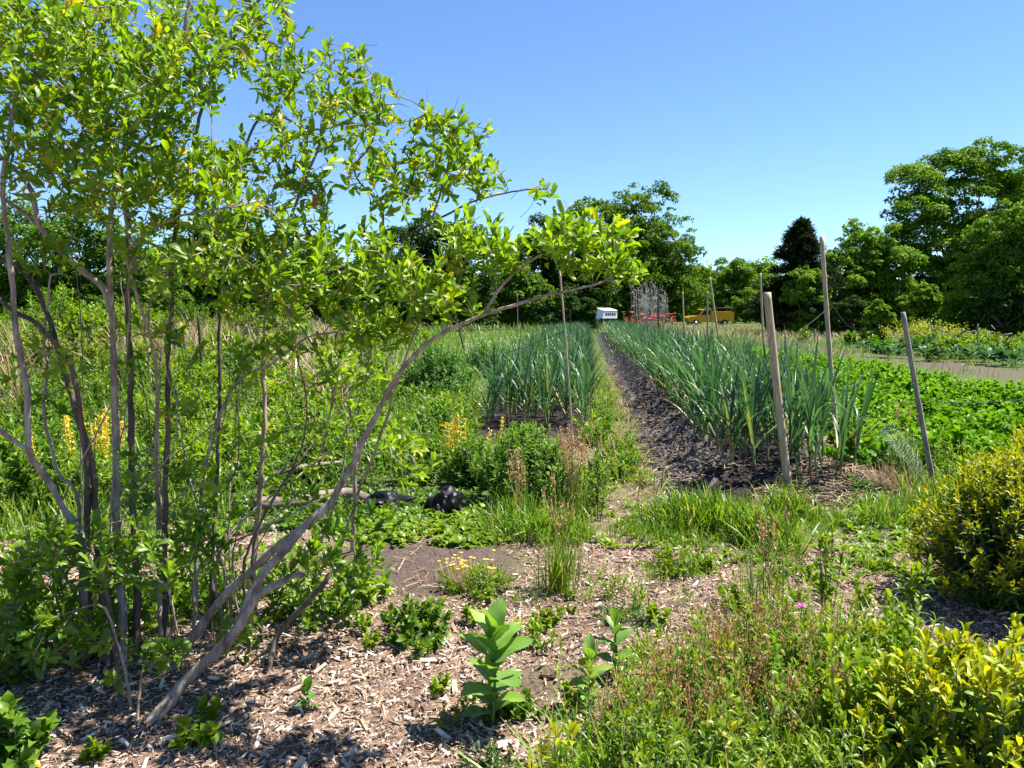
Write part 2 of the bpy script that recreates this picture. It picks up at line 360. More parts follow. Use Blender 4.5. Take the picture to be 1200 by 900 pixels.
def zones(x, y):
    """what the ground is made of: chips, dark soil, straw; the rest is weedy turf"""
    u = x - ROW * y; e = .35 * lump(x * 1.7, y * 1.7)
    chips = (1 - sst(5.3, 6.0, y + e + .10 * x)) * sst(-7, -6, x)
    chips = np.maximum(chips, (1 - sst(.3, .9, np.abs(u - .25) + e)) * (1 - sst(9, 14, y)) * .6)
    soil = sst(.8, 1.1, u + .2 * e) * (1 - sst(2.75, 3.05, u + .2 * e)) * sst(5.6, 6.2, y + .6 * e) * (1 - sst(53, 55, y))
    soil = np.maximum(soil, sst(-1.6, -1.3, u) * (1 - sst(.05, .35, u)) * sst(9, 9.6, y) * (1 - sst(46, 48, y)))
    g = G(495, 652); patch = (1 - sst(.55, 1.0, np.hypot((x - g[0]) / .85, (y - g[1]) / .75) + .35 * e))
    path = sst(11.4, 11.9, x + e * .5) * (1 - sst(13.3, 13.9, x + e)) * sst(14, 17, y) * (1 - sst(36, 40, y))
    path = path * (.75 + .25 * sst(-.25, .25, lump(x * 1.1, y * .9))); g = G(640, 800); patch = np.maximum(patch, .45 * (1 - sst(.15, .5, np.hypot((x - g[0]) / .8, (y - g[1]) / .45) + .3 * e))); path = np.maximum(path, patch); chips = chips * (1 - patch)
    straw = sst(3.2, 6, -u) * sst(8, 10, y) * (1 - sst(22, 30, y))
    straw = np.maximum(straw, sst(2.3, 2.6, u) * (1 - sst(3.1, 3.5, u)) * sst(6.2, 7, y) * (1 - sst(9, 11, y)) * .8)
    return chips, soil, np.maximum(path, 0), straw
gcol = np.stack(zones(V[:, 0], V[:, 1]), -1)
me_g = None
def ground_mat():
    m, nt, out = new_mat('garden_ground')
    at = N_(nt, 'ShaderNodeAttribute', attribute_name='zone'); sp = N_(nt, 'ShaderNodeSeparateColor'); nt.links.new(at.outputs['Color'], sp.inputs[0])
    tc = N_(nt, 'ShaderNodeTexCoord').outputs['Object']
    fine = noise(nt, 45, 6, tc, .7); mid = noise(nt, 6, 5, tc); big = noise(nt, .35, 6, tc, .6)
    turf = mixc(nt, big, ramp(nt, [(.3, (.035, .05, .014)), (.55, (.06, .085, .02)), (.75, (.13, .11, .05))], fine), (.09, .13, .028))
    chip = ramp(nt, [(.28, (.05, .033, .025)), (.45, (.17, .115, .085)), (.62, (.34, .25, .19)), (.78, (.52, .42, .34))], fine)
    chip = mixc(nt, .55, chip, ramp(nt, [(.3, (.55, .42, .33)), (.7, (1.15, 1.1, 1.05))], mid), 'MULTIPLY')
    soil = ramp(nt, [(.3, (.014, .011, .010)), (.55, (.04, .032, .029)), (.8, (.13, .105, .09))], fine)
    path = ramp(nt, [(.3, (.045, .031, .025)), (.6, (.125, .09, .072)), (.8, (.24, .185, .15))], fine)
    straw = ramp(nt, [(.3, (.12, .085, .045)), (.6, (.33, .24, .14)), (.8, (.48, .38, .24))], fine)
    c = mixc(nt, sp.outputs[0], turf, chip); c = mixc(nt, at.outputs['Alpha'], c, straw); c = mixc(nt, sp.outputs[2], c, path); c = mixc(nt, sp.outputs[1], c, soil)
    b = N_(nt, 'ShaderNodeBsdfPrincipled'); nt.links.new(c, b.inputs['Base Color']); b.inputs['Roughness'].default_value = .9; b.inputs['Specular IOR Level'].default_value = .15
    bp = N_(nt, 'ShaderNodeBump'); bp.inputs['Strength'].default_value = .8; bp.inputs['Distance'].default_value = .03; nt.links.new(fine, bp.inputs['Height']); nt.links.new(bp.outputs[0], b.inputs['Normal'])
    nt.links.new(b.outputs[0], out.inputs[0]); return m
me_g = a.mesh('ground', ground_mat())
ca = me_g.attributes.new('zone', 'FLOAT_COLOR', 'POINT'); ca.data.foreach_set('color', gcol.astype(np.float32).ravel())
ground = link('ground', me_g); tag(ground, 'garden ground of wood chips, dark soil and weedy turf', 'ground', kind='structure')

# loose wood chips lying over the foreground
def chips_ok(p, th=.35): c, s, pa, st = zones(p[:, 0], p[:, 1]); return (c > rng.uniform(th, 1, len(p))) & (s < .4) & (pa < rng.uniform(.1, .9, len(p)))
a = Acc()
p = scatter_w([(-4.2, 2.2), (3.2, 2.2), (4.5, 6.4), (-5.5, 6.4)], 170000, 1.0); p = p[chips_ok(p, .2)]
k = len(p); az = rng.uniform(0, 6.28, k); D = az_dir(az, rng.normal(0, .32, k)); N = UPV + rng.normal(0, .45, (k, 3))
L = np.clip(rng.lognormal(math.log(.0165), .58, k), .006, .085)
M = frames(D, N); wv = rng.uniform(.35, 1.25, k); sc3 = np.stack([L * .0 + L, L * wv * .8, L * rng.uniform(.5, 1.2, k)], -1)
M = np.stack([M[:, :, 1], -M[:, :, 0], M[:, :, 2]], -1) * sc3[:, None, :]
p[:, 2] += rng.uniform(-.002, .012, k)
a.inst(CHIP, M, p, np.clip(rng.normal(.54, .28, k), 0, 1))
tag(a.obj('wood_chips', MAT['chips'], smooth=False), 'pinkish brown wood chip mulch scattered over the foreground', 'mulch', kind='stuff')
# straw and clippings on the garlic bed and between the beds
a = Acc()
pp = np.concatenate([scatter([(880, 600), (1000, 610), (1090, 585), (1000, 540), (920, 550), (890, 575)], 1100), scatter([(690, 600), (790, 600), (740, 500), (680, 480)], 600), scatter([(690, 500), (830, 580), (760, 440), (690, 420)], 500), scatter([(430, 700), (560, 700), (560, 630), (430, 630)], 50)])
yq = 6.7 + 16 * rng.random(1100) ** 1.6; uq = rng.uniform(.6, 1.4, 1100); fq = np.column_stack([uq + ROW * yq, yq, gz(uq + ROW * yq, yq) + .05]); pp = np.concatenate([pp, fq])
k = len(pp); D = az_dir(rng.uniform(0, 6.28, k), rng.normal(.1, .15, k)); M = frames(D, UPV + rng.normal(0, .3, (k, 3)))
L = rng.uniform(.04, .2, k); M = np.stack([M[:, :, 1], -M[:, :, 0], M[:, :, 2]], -1) * np.stack([L, np.full(k, .018), np.full(k, .02)], -1)[:, None, :]
pp[:, 2] += rng.uniform(.004, .04, k); a.inst(CHIP, M, pp, rng.random(k))
tag(a.obj('straw_litter', MAT['straw'], smooth=False), 'dry straw and stem litter on the dark soil at the end of the garlic bed', 'straw', kind='stuff')

# black weed fabric down the left flank of the right garlic bed
def fabric_mat():
    m, nt, out = new_mat('weed_fabric')
    tc = N_(nt, 'ShaderNodeTexCoord').outputs['Object']; mp = N_(nt, 'ShaderNodeMapping'); nt.links.new(tc, mp.inputs[0]); mp.inputs['Rotation'].default_value = (0, 0, .6)
    br = N_(nt, 'ShaderNodeTexBrick'); br.inputs['Scale'].default_value = 16; br.inputs['Mortar Size'].default_value = .035; nt.links.new(mp.outputs[0], br.inputs[0])
    br.offset = 0.5; br.inputs['Color1'].default_value = (.012, .010, .010, 1); br.inputs['Color2'].default_value = (.024, .020, .020, 1); br.inputs['Mortar'].default_value = (.06, .05, .048, 1)
    c = mixc(nt, ramp(nt, [(.52, (0, 0, 0)), (.62, (1, 1, 1))], noise(nt, 11, 8, tc, .75)), br.outputs[0], (.15, .11, .085))
    b = N_(nt, 'ShaderNodeBsdfPrincipled'); nt.links.new(c, b.inputs['Base Color']); b.inputs['Roughness'].default_value = .7; b.inputs['Specular IOR Level'].default_value = .25
    bp = N_(nt, 'ShaderNodeBump'); bp.inputs['Strength'].default_value = .6; bp.inputs['Distance'].default_value = .03; nt.links.new(noise(nt, 14, 5, tc), bp.inputs['Height']); nt.links.new(bp.outputs[0], b.inputs['Normal'])
    nt.links.new(b.outputs[0], out.inputs[0]); return m
uu = np.linspace(.62, 1.36, 26); yy = np.concatenate([np.arange(6.5, 16, .05), np.arange(16, 50, .3)])
U, YY = np.meshgrid(uu, yy); YY = YY + (.35 * lump(U * 9, 2.2) + .25) * np.exp(-(YY - 6.5) * 1.2); edge = .12 * np.sin(YY * 1.3) * np.sin(YY * .47 + 1); U = U + edge * (1 - (U - .62) / .74)
XX = U + ROW * YY; ZZ = gz(XX, YY) + .03 + .03 * lump(XX * 5, YY * 5) + .02 * lump(XX * 13, YY * 11) + .022 * rng.normal(size=XX.shape) - .05 * (1 - sst(0, .2, (U - .62) / .74)) - .06 * (1 - sst(6.6, 7.2, YY))
a = Acc(); n0, n1 = XX.shape; idx = np.arange(n0 * n1).reshape(n0, n1)
q = np.stack([idx[:-1, :-1], idx[:-1, 1:], idx[1:, 1:], idx[1:, :-1]], -1).reshape(-1, 4)
a.raw(np.stack([XX, YY, ZZ], -1).reshape(-1, 3), list(q))
tag(a.obj('weed_fabric', fabric_mat()), 'wrinkled black weed fabric strip along the left flank of the garlic bed', 'ground fabric')

# ------------------------------------------------------------------ big multi-stemmed shrub at the left
shrub = thing('leafy_shrub', 'large multi-stemmed shrub with grey trunks and bright yellow-green leaves', 'shrub', gp(*G(160, 800)))
org = np.array(shrub.location)
def gpt(x, y): g = G(x, y); return gp(*g) - [0, 0, .05]
STEMS = [  # first point: pixel on the ground (2 numbers) or pixel + distance
    (.032, .014, 'bark', [(160, 853), (215, 803, 2.97), (262, 760, 3.0), (300, 707, 3.0), (327, 690, 3.0), (356, 673, 2.98)]),
    (.026, .018, 'bark', [(262, 760, 3.0), (282, 727, 3.03), (305, 680, 3.08), (335, 645, 3.12), (352, 622, 3.15), (388, 590, 3.2)]),
    (.017, .004, 'bark', [(386, 594, 3.2), (400, 566, 3.2), (413, 543, 3.2), (432, 503, 3.18), (460, 450, 3.15), (490, 412, 3.1), (525, 386, 3.05), (569, 368, 3.0), (642, 346, 2.95), (700, 332, 2.9), (724, 318, 2.9)]),
    (.008, .003, 'bark', [(567, 368, 3.0), (590, 335, 2.98), (622, 310, 2.95), (660, 292, 2.9), (692, 268, 2.9)]),
    (.025, .016, 'bark', [(195, 785), (250, 712, 3.3), (297, 662, 3.25), (342, 625, 3.22), (366, 608, 3.2), (386, 593, 3.2)]),
    (.018, .013, 'bark_dark', [(312, 790), (327, 745, 3.4), (350, 715, 3.4), (387, 672, 3.4)]),
    (.010, .006, 'bark', [(368, 690), (372, 650, 4.1), (390, 600, 4.0), (400, 560, 3.9), (408, 500, 3.9)]),
    (.012, .005, 'bark', [(392, 695), (400, 650, 3.9), (415, 600, 3.8), (425, 562, 3.7), (437, 534, 3.6), (455, 487, 3.5), (467, 447, 3.4), (482, 400, 3.4), (505, 340, 3.4)]),
    (.018, .009, 'bark_pale', [(412, 645), (414, 578, 4.9), (413, 517, 4.8), (405, 473, 4.7), (400, 430, 4.5)]),
    (.013, .006, 'bark_dark', [(368, 652), (370, 590, 4.7), (378, 537, 4.6), (392, 490, 4.5), (396, 440, 4.4), (400, 380, 4.3)]),
    (.014, .005, 'bark', [(225, 750), (232, 650, 3.7), (246, 537, 3.6), (267, 470, 3.6), (290, 440, 3.55), (320, 427, 3.5), (363, 395, 3.4), (405, 385, 3.4)]),
    (.018, .005, 'bark_pale', [(293, 740), (297, 650, 3.8), (304, 575, 3.8), (307, 500, 3.8), (305, 437, 3.8), (307, 383, 3.8), (312, 345, 3.8), (325, 295, 3.8), (345, 230, 3.8), (372, 160, 3.8), (385, 60, 3.8)]),
    (.014, .006, 'bark_dark', [(248, 742), (252, 600, 3.8), (257, 480, 3.8), (258, 383, 3.8), (262, 300, 3.8), (280, 200, 3.8), (300, 135, 3.8), (332, 132, 3.8), (368, 155, 3.8)]),
    (.018, .007, 'bark_dark', [(195, 772), (196, 600, 3.55), (197, 433, 3.5), (203, 367, 3.5), (205, 300, 3.5), (225, 210, 3.5), (252, 105, 3.5), (280, 60, 3.5), (286, 38, 3.5), (322, -10, 3.5)]),
    (.024, .008, 'bark', [(145, 778), (140, 640, 3.5), (138, 550, 3.5), (140, 450, 3.5), (137, 383, 3.5), (133, 300, 3.45), (140, 220, 3.45), (165, 140, 3.4), (195, 75, 3.4), (217, 40, 3.4), (225, -25, 3.4)]),
    (.021, .008, 'bark_dark', [(160, 772), (158, 650, 3.5), (157, 543, 3.5), (153, 450, 3.5), (151, 393, 3.5), (148, 300, 3.5), (146, 240, 3.45), (120, 150, 3.4), (100, 60, 3.4), (90, -30, 3.4)]),
    (.015, .004, 'bark_pale', [(190, 768), (186, 650, 3.6), (183, 543, 3.55), (187, 467, 3.5), (183, 410, 3.4), (167, 343, 3.3), (157, 300, 3.25), (160, 283, 3.2), (180, 268, 3.2), (213, 252, 3.15), (250, 243, 3.1), (300, 235, 3.05)]),
    (.009, .004, 'bark', [(160, 318, 3.27), (150, 270, 3.2), (143, 225, 3.2), (125, 150, 3.1), (60, 90, 3.0)]),
    (.020, .009, 'bark_dark', [(105, 772), (100, 640, 3.4), (97, 550, 3.35), (87, 483, 3.3), (80, 440, 3.3), (67, 417, 3.25), (33, 383, 3.2), (0, 363, 3.2), (-50, 320, 3.2)]),
    (.023, .010, 'bark_dark', [(125, 778), (120, 640, 3.4), (117, 550, 3.4), (103, 483, 3.4), (90, 440, 3.4), (77, 390, 3.4), (70, 367, 3.4), (53, 330, 3.4), (30, 310, 3.35), (0, 297, 3.3), (-50, 250, 3.3)]),
    (.021, .007, 'bark', [(98, 772), (95, 640, 3.3), (75, 597, 3.3), (50, 550, 3.25), (33, 526, 3.2), (32, 450, 3.2), (20, 383, 3.2), (13, 317, 3.2), (7, 270, 3.2), (2, 200, 3.2), (20, 100, 3.2), (30, -10, 3.2)]),
    (.013, .009, 'bark', [(36, 530, 3.2), (0, 504, 3.15), (-60, 465, 3.1)]),
    (.012, .005, 'bark', [(100, 762), (95, 600, 3.45), (72, 557, 3.45), (59, 500, 3.45), (60, 450, 3.45), (60, 400, 3.4), (72, 320, 3.4)]),
    (.018, .008, 'bark', [(137, 385, 3.5), (122, 342, 3.5), (83, 307, 3.45), (50, 270, 3.4), (33, 217, 3.4), (3, 187, 3.4), (-50, 140, 3.4)]),
    (.010, .005, 'bark', [(48, 268, 3.4), (0, 227, 3.35), (-50, 200, 3.3)]),
    (.010, .003, 'bark_dark', [(312, 340, 3.8), (380, 325, 3.7), (440, 305, 3.65), (487, 274, 3.6), (540, 243, 3.55), (587, 227, 3.5), (642, 221, 3.5)]),
    (.007, .003, 'bark_dark', [(440, 306, 3.65), (447, 247, 3.65), (413, 200, 3.65), (433, 165, 3.65), (445, 90, 3.65)]),
    (.009, .003, 'bark', [(278, 205, 3.8), (293, 180, 3.75), (333, 160, 3.7), (400, 147, 3.7), (440, 127, 3.7), (480, 125, 3.7)]),
    (.006, .003, 'bark', [(505, 262, 3.58), (520, 215, 3.55), (530, 170, 3.5), (525, 140, 3.5)]),
    (.010, .005, 'bark_pale', [(160, 856), (155, 830, 2.96), (147, 795, 2.95), (125, 732, 2.93), (112, 708, 2.92)]),
    (.014, .007, 'bark_dark', [(141, 842), (135, 775, 3.05), (125, 705, 3.1), (110, 650, 3.1)]),
    (.006, .003, 'bark_pale', [(158, 850), (165, 800, 2.9), (180, 765, 2.82), (195, 750, 2.8)]),
]
nodes, ndir, npath = [], [], []
for i in range(22):                      # thinner tangled stems between the main ones
    x0 = rng.uniform(85, 310); y0 = rng.uniform(700, 785); x1 = x0 + rng.normal(45, 60); d0 = 1440 / (y0 - 364); tp = rng.uniform(230, 470)
    STEMS.append((rng.uniform(.004, .009), .0025, rng.choice(['bark', 'bark_pale', 'bark_dark']), [(x0, y0), (x0 + rng.normal(0, 14), y0 - .3 * (y0 - tp), d0 + rng.normal(-.1, .1)), (x1 + rng.normal(0, 22), y0 - .65 * (y0 - tp), d0 + rng.normal(-.15, .15)), (x1 + rng.normal(0, 28), tp, d0 + rng.normal(-.2, .2))]))
for r0, r1, mname, pts in STEMS:
    w = np.array([gpt(*p) if len(p) == 2 else P(*p) for p in pts])
    s = smooth_path(w, .035); n = len(s); t = np.linspace(0, 1, n)
    s[1:-1] += np.cumsum(rng.normal(0, .0022, (n - 2, 3)), 0)
    aa = Acc(); aa.tube(s - org, (r0 + (r1 - r0) * t) * .86 * (1 + .08 * np.sin(np.arange(n) * .8 + rng.uniform(0, 6))), 9, wob=.09); aa.obj('stem', MAT[mname], shrub)
    d = nrm(np.gradient(s, axis=0)); hi = t > .35
    if len(pts) > 3:
        nodes.append(s[hi]); ndir.append(d[hi]); npath.append(.6 * (1 - t[hi]) * n * .035)
nodes = np.concatenate(nodes); ndir = np.concatenate(ndir); npath = np.concatenate(npath)
CLUMPS = [  # cx, cy, rx, ry (pixels), distance, half depth, tips, bright
    (50, 50, 110, 100, 3.2, .6, 190), (170, 70, 110, 100, 3.3, .6, 175), (100, 180, 120, 80, 3.25, .5, 140), (290, 50, 80, 70, 3.5, .5, 62), (380, 110, 70, 70, 3.65, .4, 62),
    (340, 190, 80, 60, 3.6, .5, 52), (430, 130, 50, 55, 3.65, .4, 42), (525, 170, 55, 52, 3.52, .3, 56), (470, 215, 70, 50, 3.6, .4, 52), (560, 210, 36, 26, 3.5, .2, 15),
    (640, 224, 16, 10, 3.5, .1, 4), (225, 215, 100, 60, 3.3, .5, 100), (215, 300, 100, 50, 3.2, .5, 62), (320, 280, 80, 50, 3.4, .5, 70), (320, 345, 80, 35, 3.4, .4, 45),
    (420, 320, 80, 55, 3.3, .5, 85), (430, 385, 60, 25, 3.2, .3, 42), (505, 340, 55, 45, 3.1, .4, 58), (555, 285, 45, 40, 3.1, .3, 40), (690, 285, 55, 38, 2.92, .25, 52),
    (640, 275, 45, 25, 2.95, .2, 18), (738, 312, 22, 18, 2.9, .1, 9), (600, 300, 30, 25, 3.0, .15, 12), (50, 300, 50, 30, 3.4, .4, 10), (365, 235, 30, 30, 3.7, .3, 12),
    (50, 650, 60, 45, 3.15, .35, 42), (60, 735, 80, 50, 3.05, .35, 60), (150, 650, 70, 55, 3.0, .35, 50), (182, 765, 42, 18, 2.8, .08, 13), (230, 640, 45, 45, 3.4, .3, 20), (110, 800, 60, 30, 3.1, .2, 26),
    (290, 765, 60, 45, 3.4, .3, 40), (205, 482, 25, 12, 3.4, .1, 7), (235, 560, 30, 16, 3.4, .1, 6), (390, 430, 40, 25, 4.2, .3, 14), (400, 468, 36, 12, 4.6, .15, 12), (320, 400, 60, 30, 3.6, .3, 15),
    (470, 515, 40, 25, 3.6, .2, 9), (440, 600, 42, 20, 3.5, .2, 9), (385, 648, 22, 12, 3.0, .1, 5), (345, 662, 20, 8, 3, .05, 4), (420, 682, 40, 12, 3.4, .1, 8), (395, 615, 40, 15, 3.2, .1, 7), (350, 590, 30, 15, 3.9, .2, 6), (160, 560, 40, 40, 3.3, .2, 9), (330, 420, 90, 40, 3.7, .4, 34), (440, 430, 60, 35, 3.7, .4, 26), (390, 500, 70, 35, 4.0, .4, 20), (300, 520, 60, 40, 3.7, .4, 16), (470, 540, 50, 30, 3.7, .3, 14), (350, 560, 60, 30, 3.9, .3, 14), (60, 430, 60, 50, 3.3, .3, 12), (180, 400, 60, 40, 3.4, .3, 14), (420, 655, 40, 22, 3.6, .3, 12), (260, 600, 60, 40, 3.6, .3, 18),
]
tips = []
for cx, cy, rx, ry, d, dd, n in CLUMPS:
    n = int(n * (1.3 if cx < 260 and cy < 260 else 1.1))
    v = rdir(n) * (rng.random(n) ** .45)[:, None]
    tips.append(np.array([P(cx + rx * a_[0], cy + ry * a_[2], d + dd * a_[1]) for a_ in v]))
tips = np.concatenate(tips); tips = tips[tips[:, 2] > .12]
order = np.argsort([np.min(((nodes - t) ** 2).sum(1)) for t in tips])
NP_ = np.zeros((len(nodes) + len(tips) * 14, 3)); ND = NP_.copy(); NL = np.zeros(len(NP_)); nn = len(nodes)
NP_[:nn] = nodes; ND[:nn] = ndir; NL[:nn] = npath
crown = Acc(); lb, ld = [], []
for i in order:
    t = tips[i]; v = t - NP_[:nn]; dist = np.linalg.norm(v, axis=1)
    c = dist + .25 * NL[:nn] + .25 * dist * (1 - (v * ND[:nn]).sum(1) / np.maximum(dist, 1e-6))
    j = int(np.argmin(c)); a0 = NP_[j]; ln = dist[j]; m = max(3, int(ln / .06))
    m = min(m, 13); c1 = a0 + ND[j] * ln * .35 + rng.normal(0, .03 * ln, 3); c2 = t - np.array([0, 0, .25]) * ln * .5 + rng.normal(0, .05 * ln, 3)
    s = np.linspace(0, 1, m + 1)[:, None]; b = (1 - s) ** 3 * a0 + 3 * s * (1 - s) ** 2 * c1 + 3 * s * s * (1 - s) * c2 + s ** 3 * t
    b[1:-1] += rng.normal(0, .004, (m - 1, 3))
    r = .0022 + .0035 * min(1, ln / .6)
    crown.tube(b - org, r + (.0014 - r) * s[:, 0], 4, mat=1)
    d = nrm(np.gradient(b, axis=0)); NP_[nn:nn + m] = b[1:]; ND[nn:nn + m] = d[1:]; NL[nn:nn + m] = NL[j] + np.linspace(0, ln, m); nn += m
    lb.append(t); ld.append(nrm(d[-1] + np.array([.1, 0, .55])))
    if ln > .14 and rng.random() < .3:
        q = rng.integers(m // 2, m); lb.append(b[q]); ld.append(nrm(d[q] + rng.normal(0, .5, 3) + [0, 0, .3]))
for _ in range(300):                    # fine bare twiglets among the leaves
    q = rng.integers(len(nodes), nn); v = nrm(ND[q] + rng.normal(0, .6, 3) + [0, 0, .2]) * rng.uniform(.05, .17)
    crown.tube(smooth_path([NP_[q] - org, NP_[q] - org + v * .5 + rng.normal(0, .015, 3), NP_[q] - org + v], .05), .0013, 3, mat=1)
lb = np.array(lb); ld = np.array(ld); LT = lb.copy()
bs, D, N, L = rosette(lb, ld, 9, .2, 1.25, .040, .066)
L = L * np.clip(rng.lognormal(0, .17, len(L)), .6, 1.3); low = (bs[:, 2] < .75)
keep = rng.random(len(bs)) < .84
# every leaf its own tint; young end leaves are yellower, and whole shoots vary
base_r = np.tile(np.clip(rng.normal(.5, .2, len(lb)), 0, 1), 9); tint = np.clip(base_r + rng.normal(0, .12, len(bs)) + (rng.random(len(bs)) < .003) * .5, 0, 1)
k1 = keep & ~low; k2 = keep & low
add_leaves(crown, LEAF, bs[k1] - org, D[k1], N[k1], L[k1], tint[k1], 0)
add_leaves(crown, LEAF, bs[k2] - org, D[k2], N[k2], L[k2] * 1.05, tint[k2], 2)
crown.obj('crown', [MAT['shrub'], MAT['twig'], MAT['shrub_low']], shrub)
a = Acc(); c = P(368, 228, 3.3) - org; add_leaves(a, LEAF, c + rng.normal(0, .008, (4, 3)), np.array([0, 0, -1.0]) + rng.normal(0, .25, (4, 3)), rdir(4), np.full(4, .06), [.1, .3, .0, .4])
dl = a.obj('dead_leaf', leafmat('dead_leaf', [(0, (.30, .07, .03)), (1, (.42, .20, .12))], .3, (1.1, .9, .7)), shrub); dl['label'] = 'curled red-brown dead leaf'
# little brown-yellow bud panicles on the shoots
BUD = T_([(0, 0, -.5), (.5, 0, 0), (0, .5, 0), (-.5, 0, 0), (0, -.5, 0), (0, 0, .5)], [(0, 2, 1), (0, 3, 2), (0, 4, 3), (0, 1, 4), (5, 1, 2), (5, 2, 3), (5, 3, 4), (5, 4, 1)])
a = Acc(); sel = np.where((LT[:, 0] < -.9) & (rng.random(len(LT)) < .22))[0]
for i in sel:
    k = 16; c = LT[i] + ld[i] * .035 + rng.normal(0, .018, (k, 3))
    a.inst(BUD, np.tile(np.eye(3) * .007, (k, 1, 1)), c - org, rng.random(k))
a.obj('flower_buds', leafmat('bud', [(0, (.25, .16, .03)), (1, (.5, .42, .08))], .2), shrub)

# ------------------------------------------------------------------ trees beyond the garden
def tree(name, label, d, spheres, base_px, mat, n, leaf0, tips_=CARD, trunk_r=.22, squash=.9, group='trees beyond the garden', thr=-.35, droop=.0, clump=.36):
    """spheres: (x, y, r) pixels making up the crown; each grows leafy clumps of its own"""
    leaf = leaf0 * .66; trunk_r = .04 if name == 'bush' else trunk_r; n = int(n * 3.6); b = P(base_px, 372, d); b[2] = 0; th = thing(name, label, 'bush' if name == 'bush' else 'tree', b, 0, group)
    m = pxm(d); cs = np.array([P(x, y, d + rng.uniform(-.5, .5) * r * m) - b for x, y, r in spheres]); rs = np.array([s[2] * m for s in spheres])
    gr = [(c_ + [rng.normal(0, .4), rng.normal(0, .6), 0], r_ * .8) for c_, r_ in zip(cs, rs)]
    if gr:                               # leafy skirts reaching towards the ground
        cs = np.concatenate([cs, [np.array([c_[0], c_[1], max(r_ * .7, c_[2] * .3)]) for c_, r_ in gr]]); rs = np.concatenate([rs, [r_ for _, r_ in gr]])
    # limbs
    tr = Acc(); top = cs[:, 2].max(); p0 = np.array([0, 0, -.3])
    hub = np.array([cs[:, 0].mean() * .5, 0, max(.8, top * .35)])
    tr.tube(smooth_path([p0, hub * [.5, 1, .5] + [.1, .1, 0], hub], .6), np.linspace(trunk_r, trunk_r * .6, len(smooth_path([p0, hub * [.5, 1, .5], hub], .6))), 8)
    for c in cs:
        pth = smooth_path([hub * [1, 1, .9], (hub + c) / 2 + rng.normal(0, .25, 3), c], .7); tr.tube(pth, np.linspace(trunk_r * .5, .03, len(pth)), 6)
    tr.obj('trunk', MAT['bark_dark'], th)
    A_ = Acc(); w = rs ** 2; w = w / w.sum(); Cc, Cr, Cw = [], [], []
    for c, r, q in zip(cs, rs, w):
        k = max(10, int(52 * (r / rs.mean()) ** 1.2)); v = rdir(k); v = v[(v[:, 2] > -.75)]
        Cc.append(c + v * r * rng.uniform(.5, 1.12, (len(v), 1)) * [1, 1, squash]); Cr.append(r * clump * np.clip(rng.lognormal(-.75, .45, len(v)), .18, 1.1))
    Cc = np.concatenate(Cc); Cr = np.concatenate(Cr); w = Cr ** 2; w /= w.sum()
    ci = rng.choice(len(Cc), n, p=w); v = rdir(n); fl = v[:, 2] < thr; v[fl, 2] *= -.6
    rad = rng.uniform(.55, 1.08, n) ** .6
    pos = Cc[ci] + nrm(v) * (Cr[ci] * rad)[:, None] * [1.1, 1.1, .8]
    Nn = nrm(v) * .8 + UPV * .5 + rng.normal(0, .45, (n, 3)); Dd = np.cross(Nn, rdir(n)) + [0, 0, -droop]
    ct = np.clip(rng.normal(.5, .17, len(Cc)), 0, 1)
    pos = pos[:]; ok = pos[:, 2] > .05
    add_leaves(A_, [tips_], pos[ok], Dd[ok], Nn[ok], (leaf * rng.uniform(.6, 1.3, n))[ok], np.clip(ct[ci] + rng.normal(0, .16, n), 0, 1)[ok])
    A_.obj('crown', mat, th); return th

TA, TB, TC, TD = MAT['tree_a'], MAT['tree_b'], MAT['tree_c'], MAT['tree_d']
tree('broadleaf_tree', 'tall dark green tree in the middle of the skyline above the silver dead shrub', 92, [(700, 262, 34), (735, 240, 24), (764, 237, 24), (752, 265, 34), (788, 288, 32), (725, 300, 50), (770, 318, 46), (802, 330, 26), (690, 325, 40), (808, 300, 14), (745, 345, 40), (790, 350, 30)], 748, TB, 26000, .5)
tree('evergreen_tree', 'rounded very dark evergreen partly behind the overhanging branch tip', 74, [(648, 284, 30), (668, 308, 42), (625, 314, 38), (650, 345, 40), (690, 345, 36), (610, 350, 28)], 655, TD, 16000, .42)
tree('broadleaf_tree', 'lighter green small tree behind the garlic left of the dark evergreen', 66, [(605, 330, 22), (620, 350, 24), (590, 355, 22), (630, 340, 18)], 608, TB, 7000, .36)
tree('evergreen_tree', 'dark bushy evergreen seen through the middle of the leafy shrub', 62, [(470, 300, 40), (520, 300, 38), (500, 275, 26), (555, 320, 34), (440, 330, 36), (490, 340, 44), (550, 350, 30), (545, 285, 22)], 500, TD, 15000, .36)
tree('broadleaf_tree', 'pale grey-green tree behind the dead silver twigs at left', 70, [(360, 305, 24), (385, 325, 28), (345, 335, 28), (400, 350, 24)], 370, TB, 8000, .36)
tree('broadleaf_tree', 'dark leafy tree behind the middle trunks of the shrub', 50, [(250, 290, 50), (290, 310, 44), (220, 320, 40), (270, 345, 44), (320, 345, 34)], 262, TA, 15000, .34)
tree('broadleaf_tree', 'bright green tree behind the leftmost trunks of the shrub', 42, [(60, 300, 42), (20, 285, 40), (100, 270, 44), (140, 300, 44), (60, 345, 44), (130, 345, 40), (180, 330, 38), (-30, 320, 50), (10, 350, 36)], 80, TA, 18000, .27)
tree('broadleaf_tree', 'low hazy green tree right of the tall dark one above the orange truck', 110, [(850, 322, 22), (835, 335, 24), (872, 335, 24), (855, 350, 24), (895, 345, 24)], 852, TB, 9000, .5)
tree('broadleaf_tree', 'small far tree peeping over the low woods left of the cedar', 140, [(868, 312, 10), (878, 320, 12), (860, 320, 10)], 868, TA, 2500, .6)
tree('bush', 'yellow-green bush at the foot of the woods just right of the truck', 96, [(878, 352, 15), (868, 362, 13), (890, 362, 14)], 878, TC, 3500, .32)
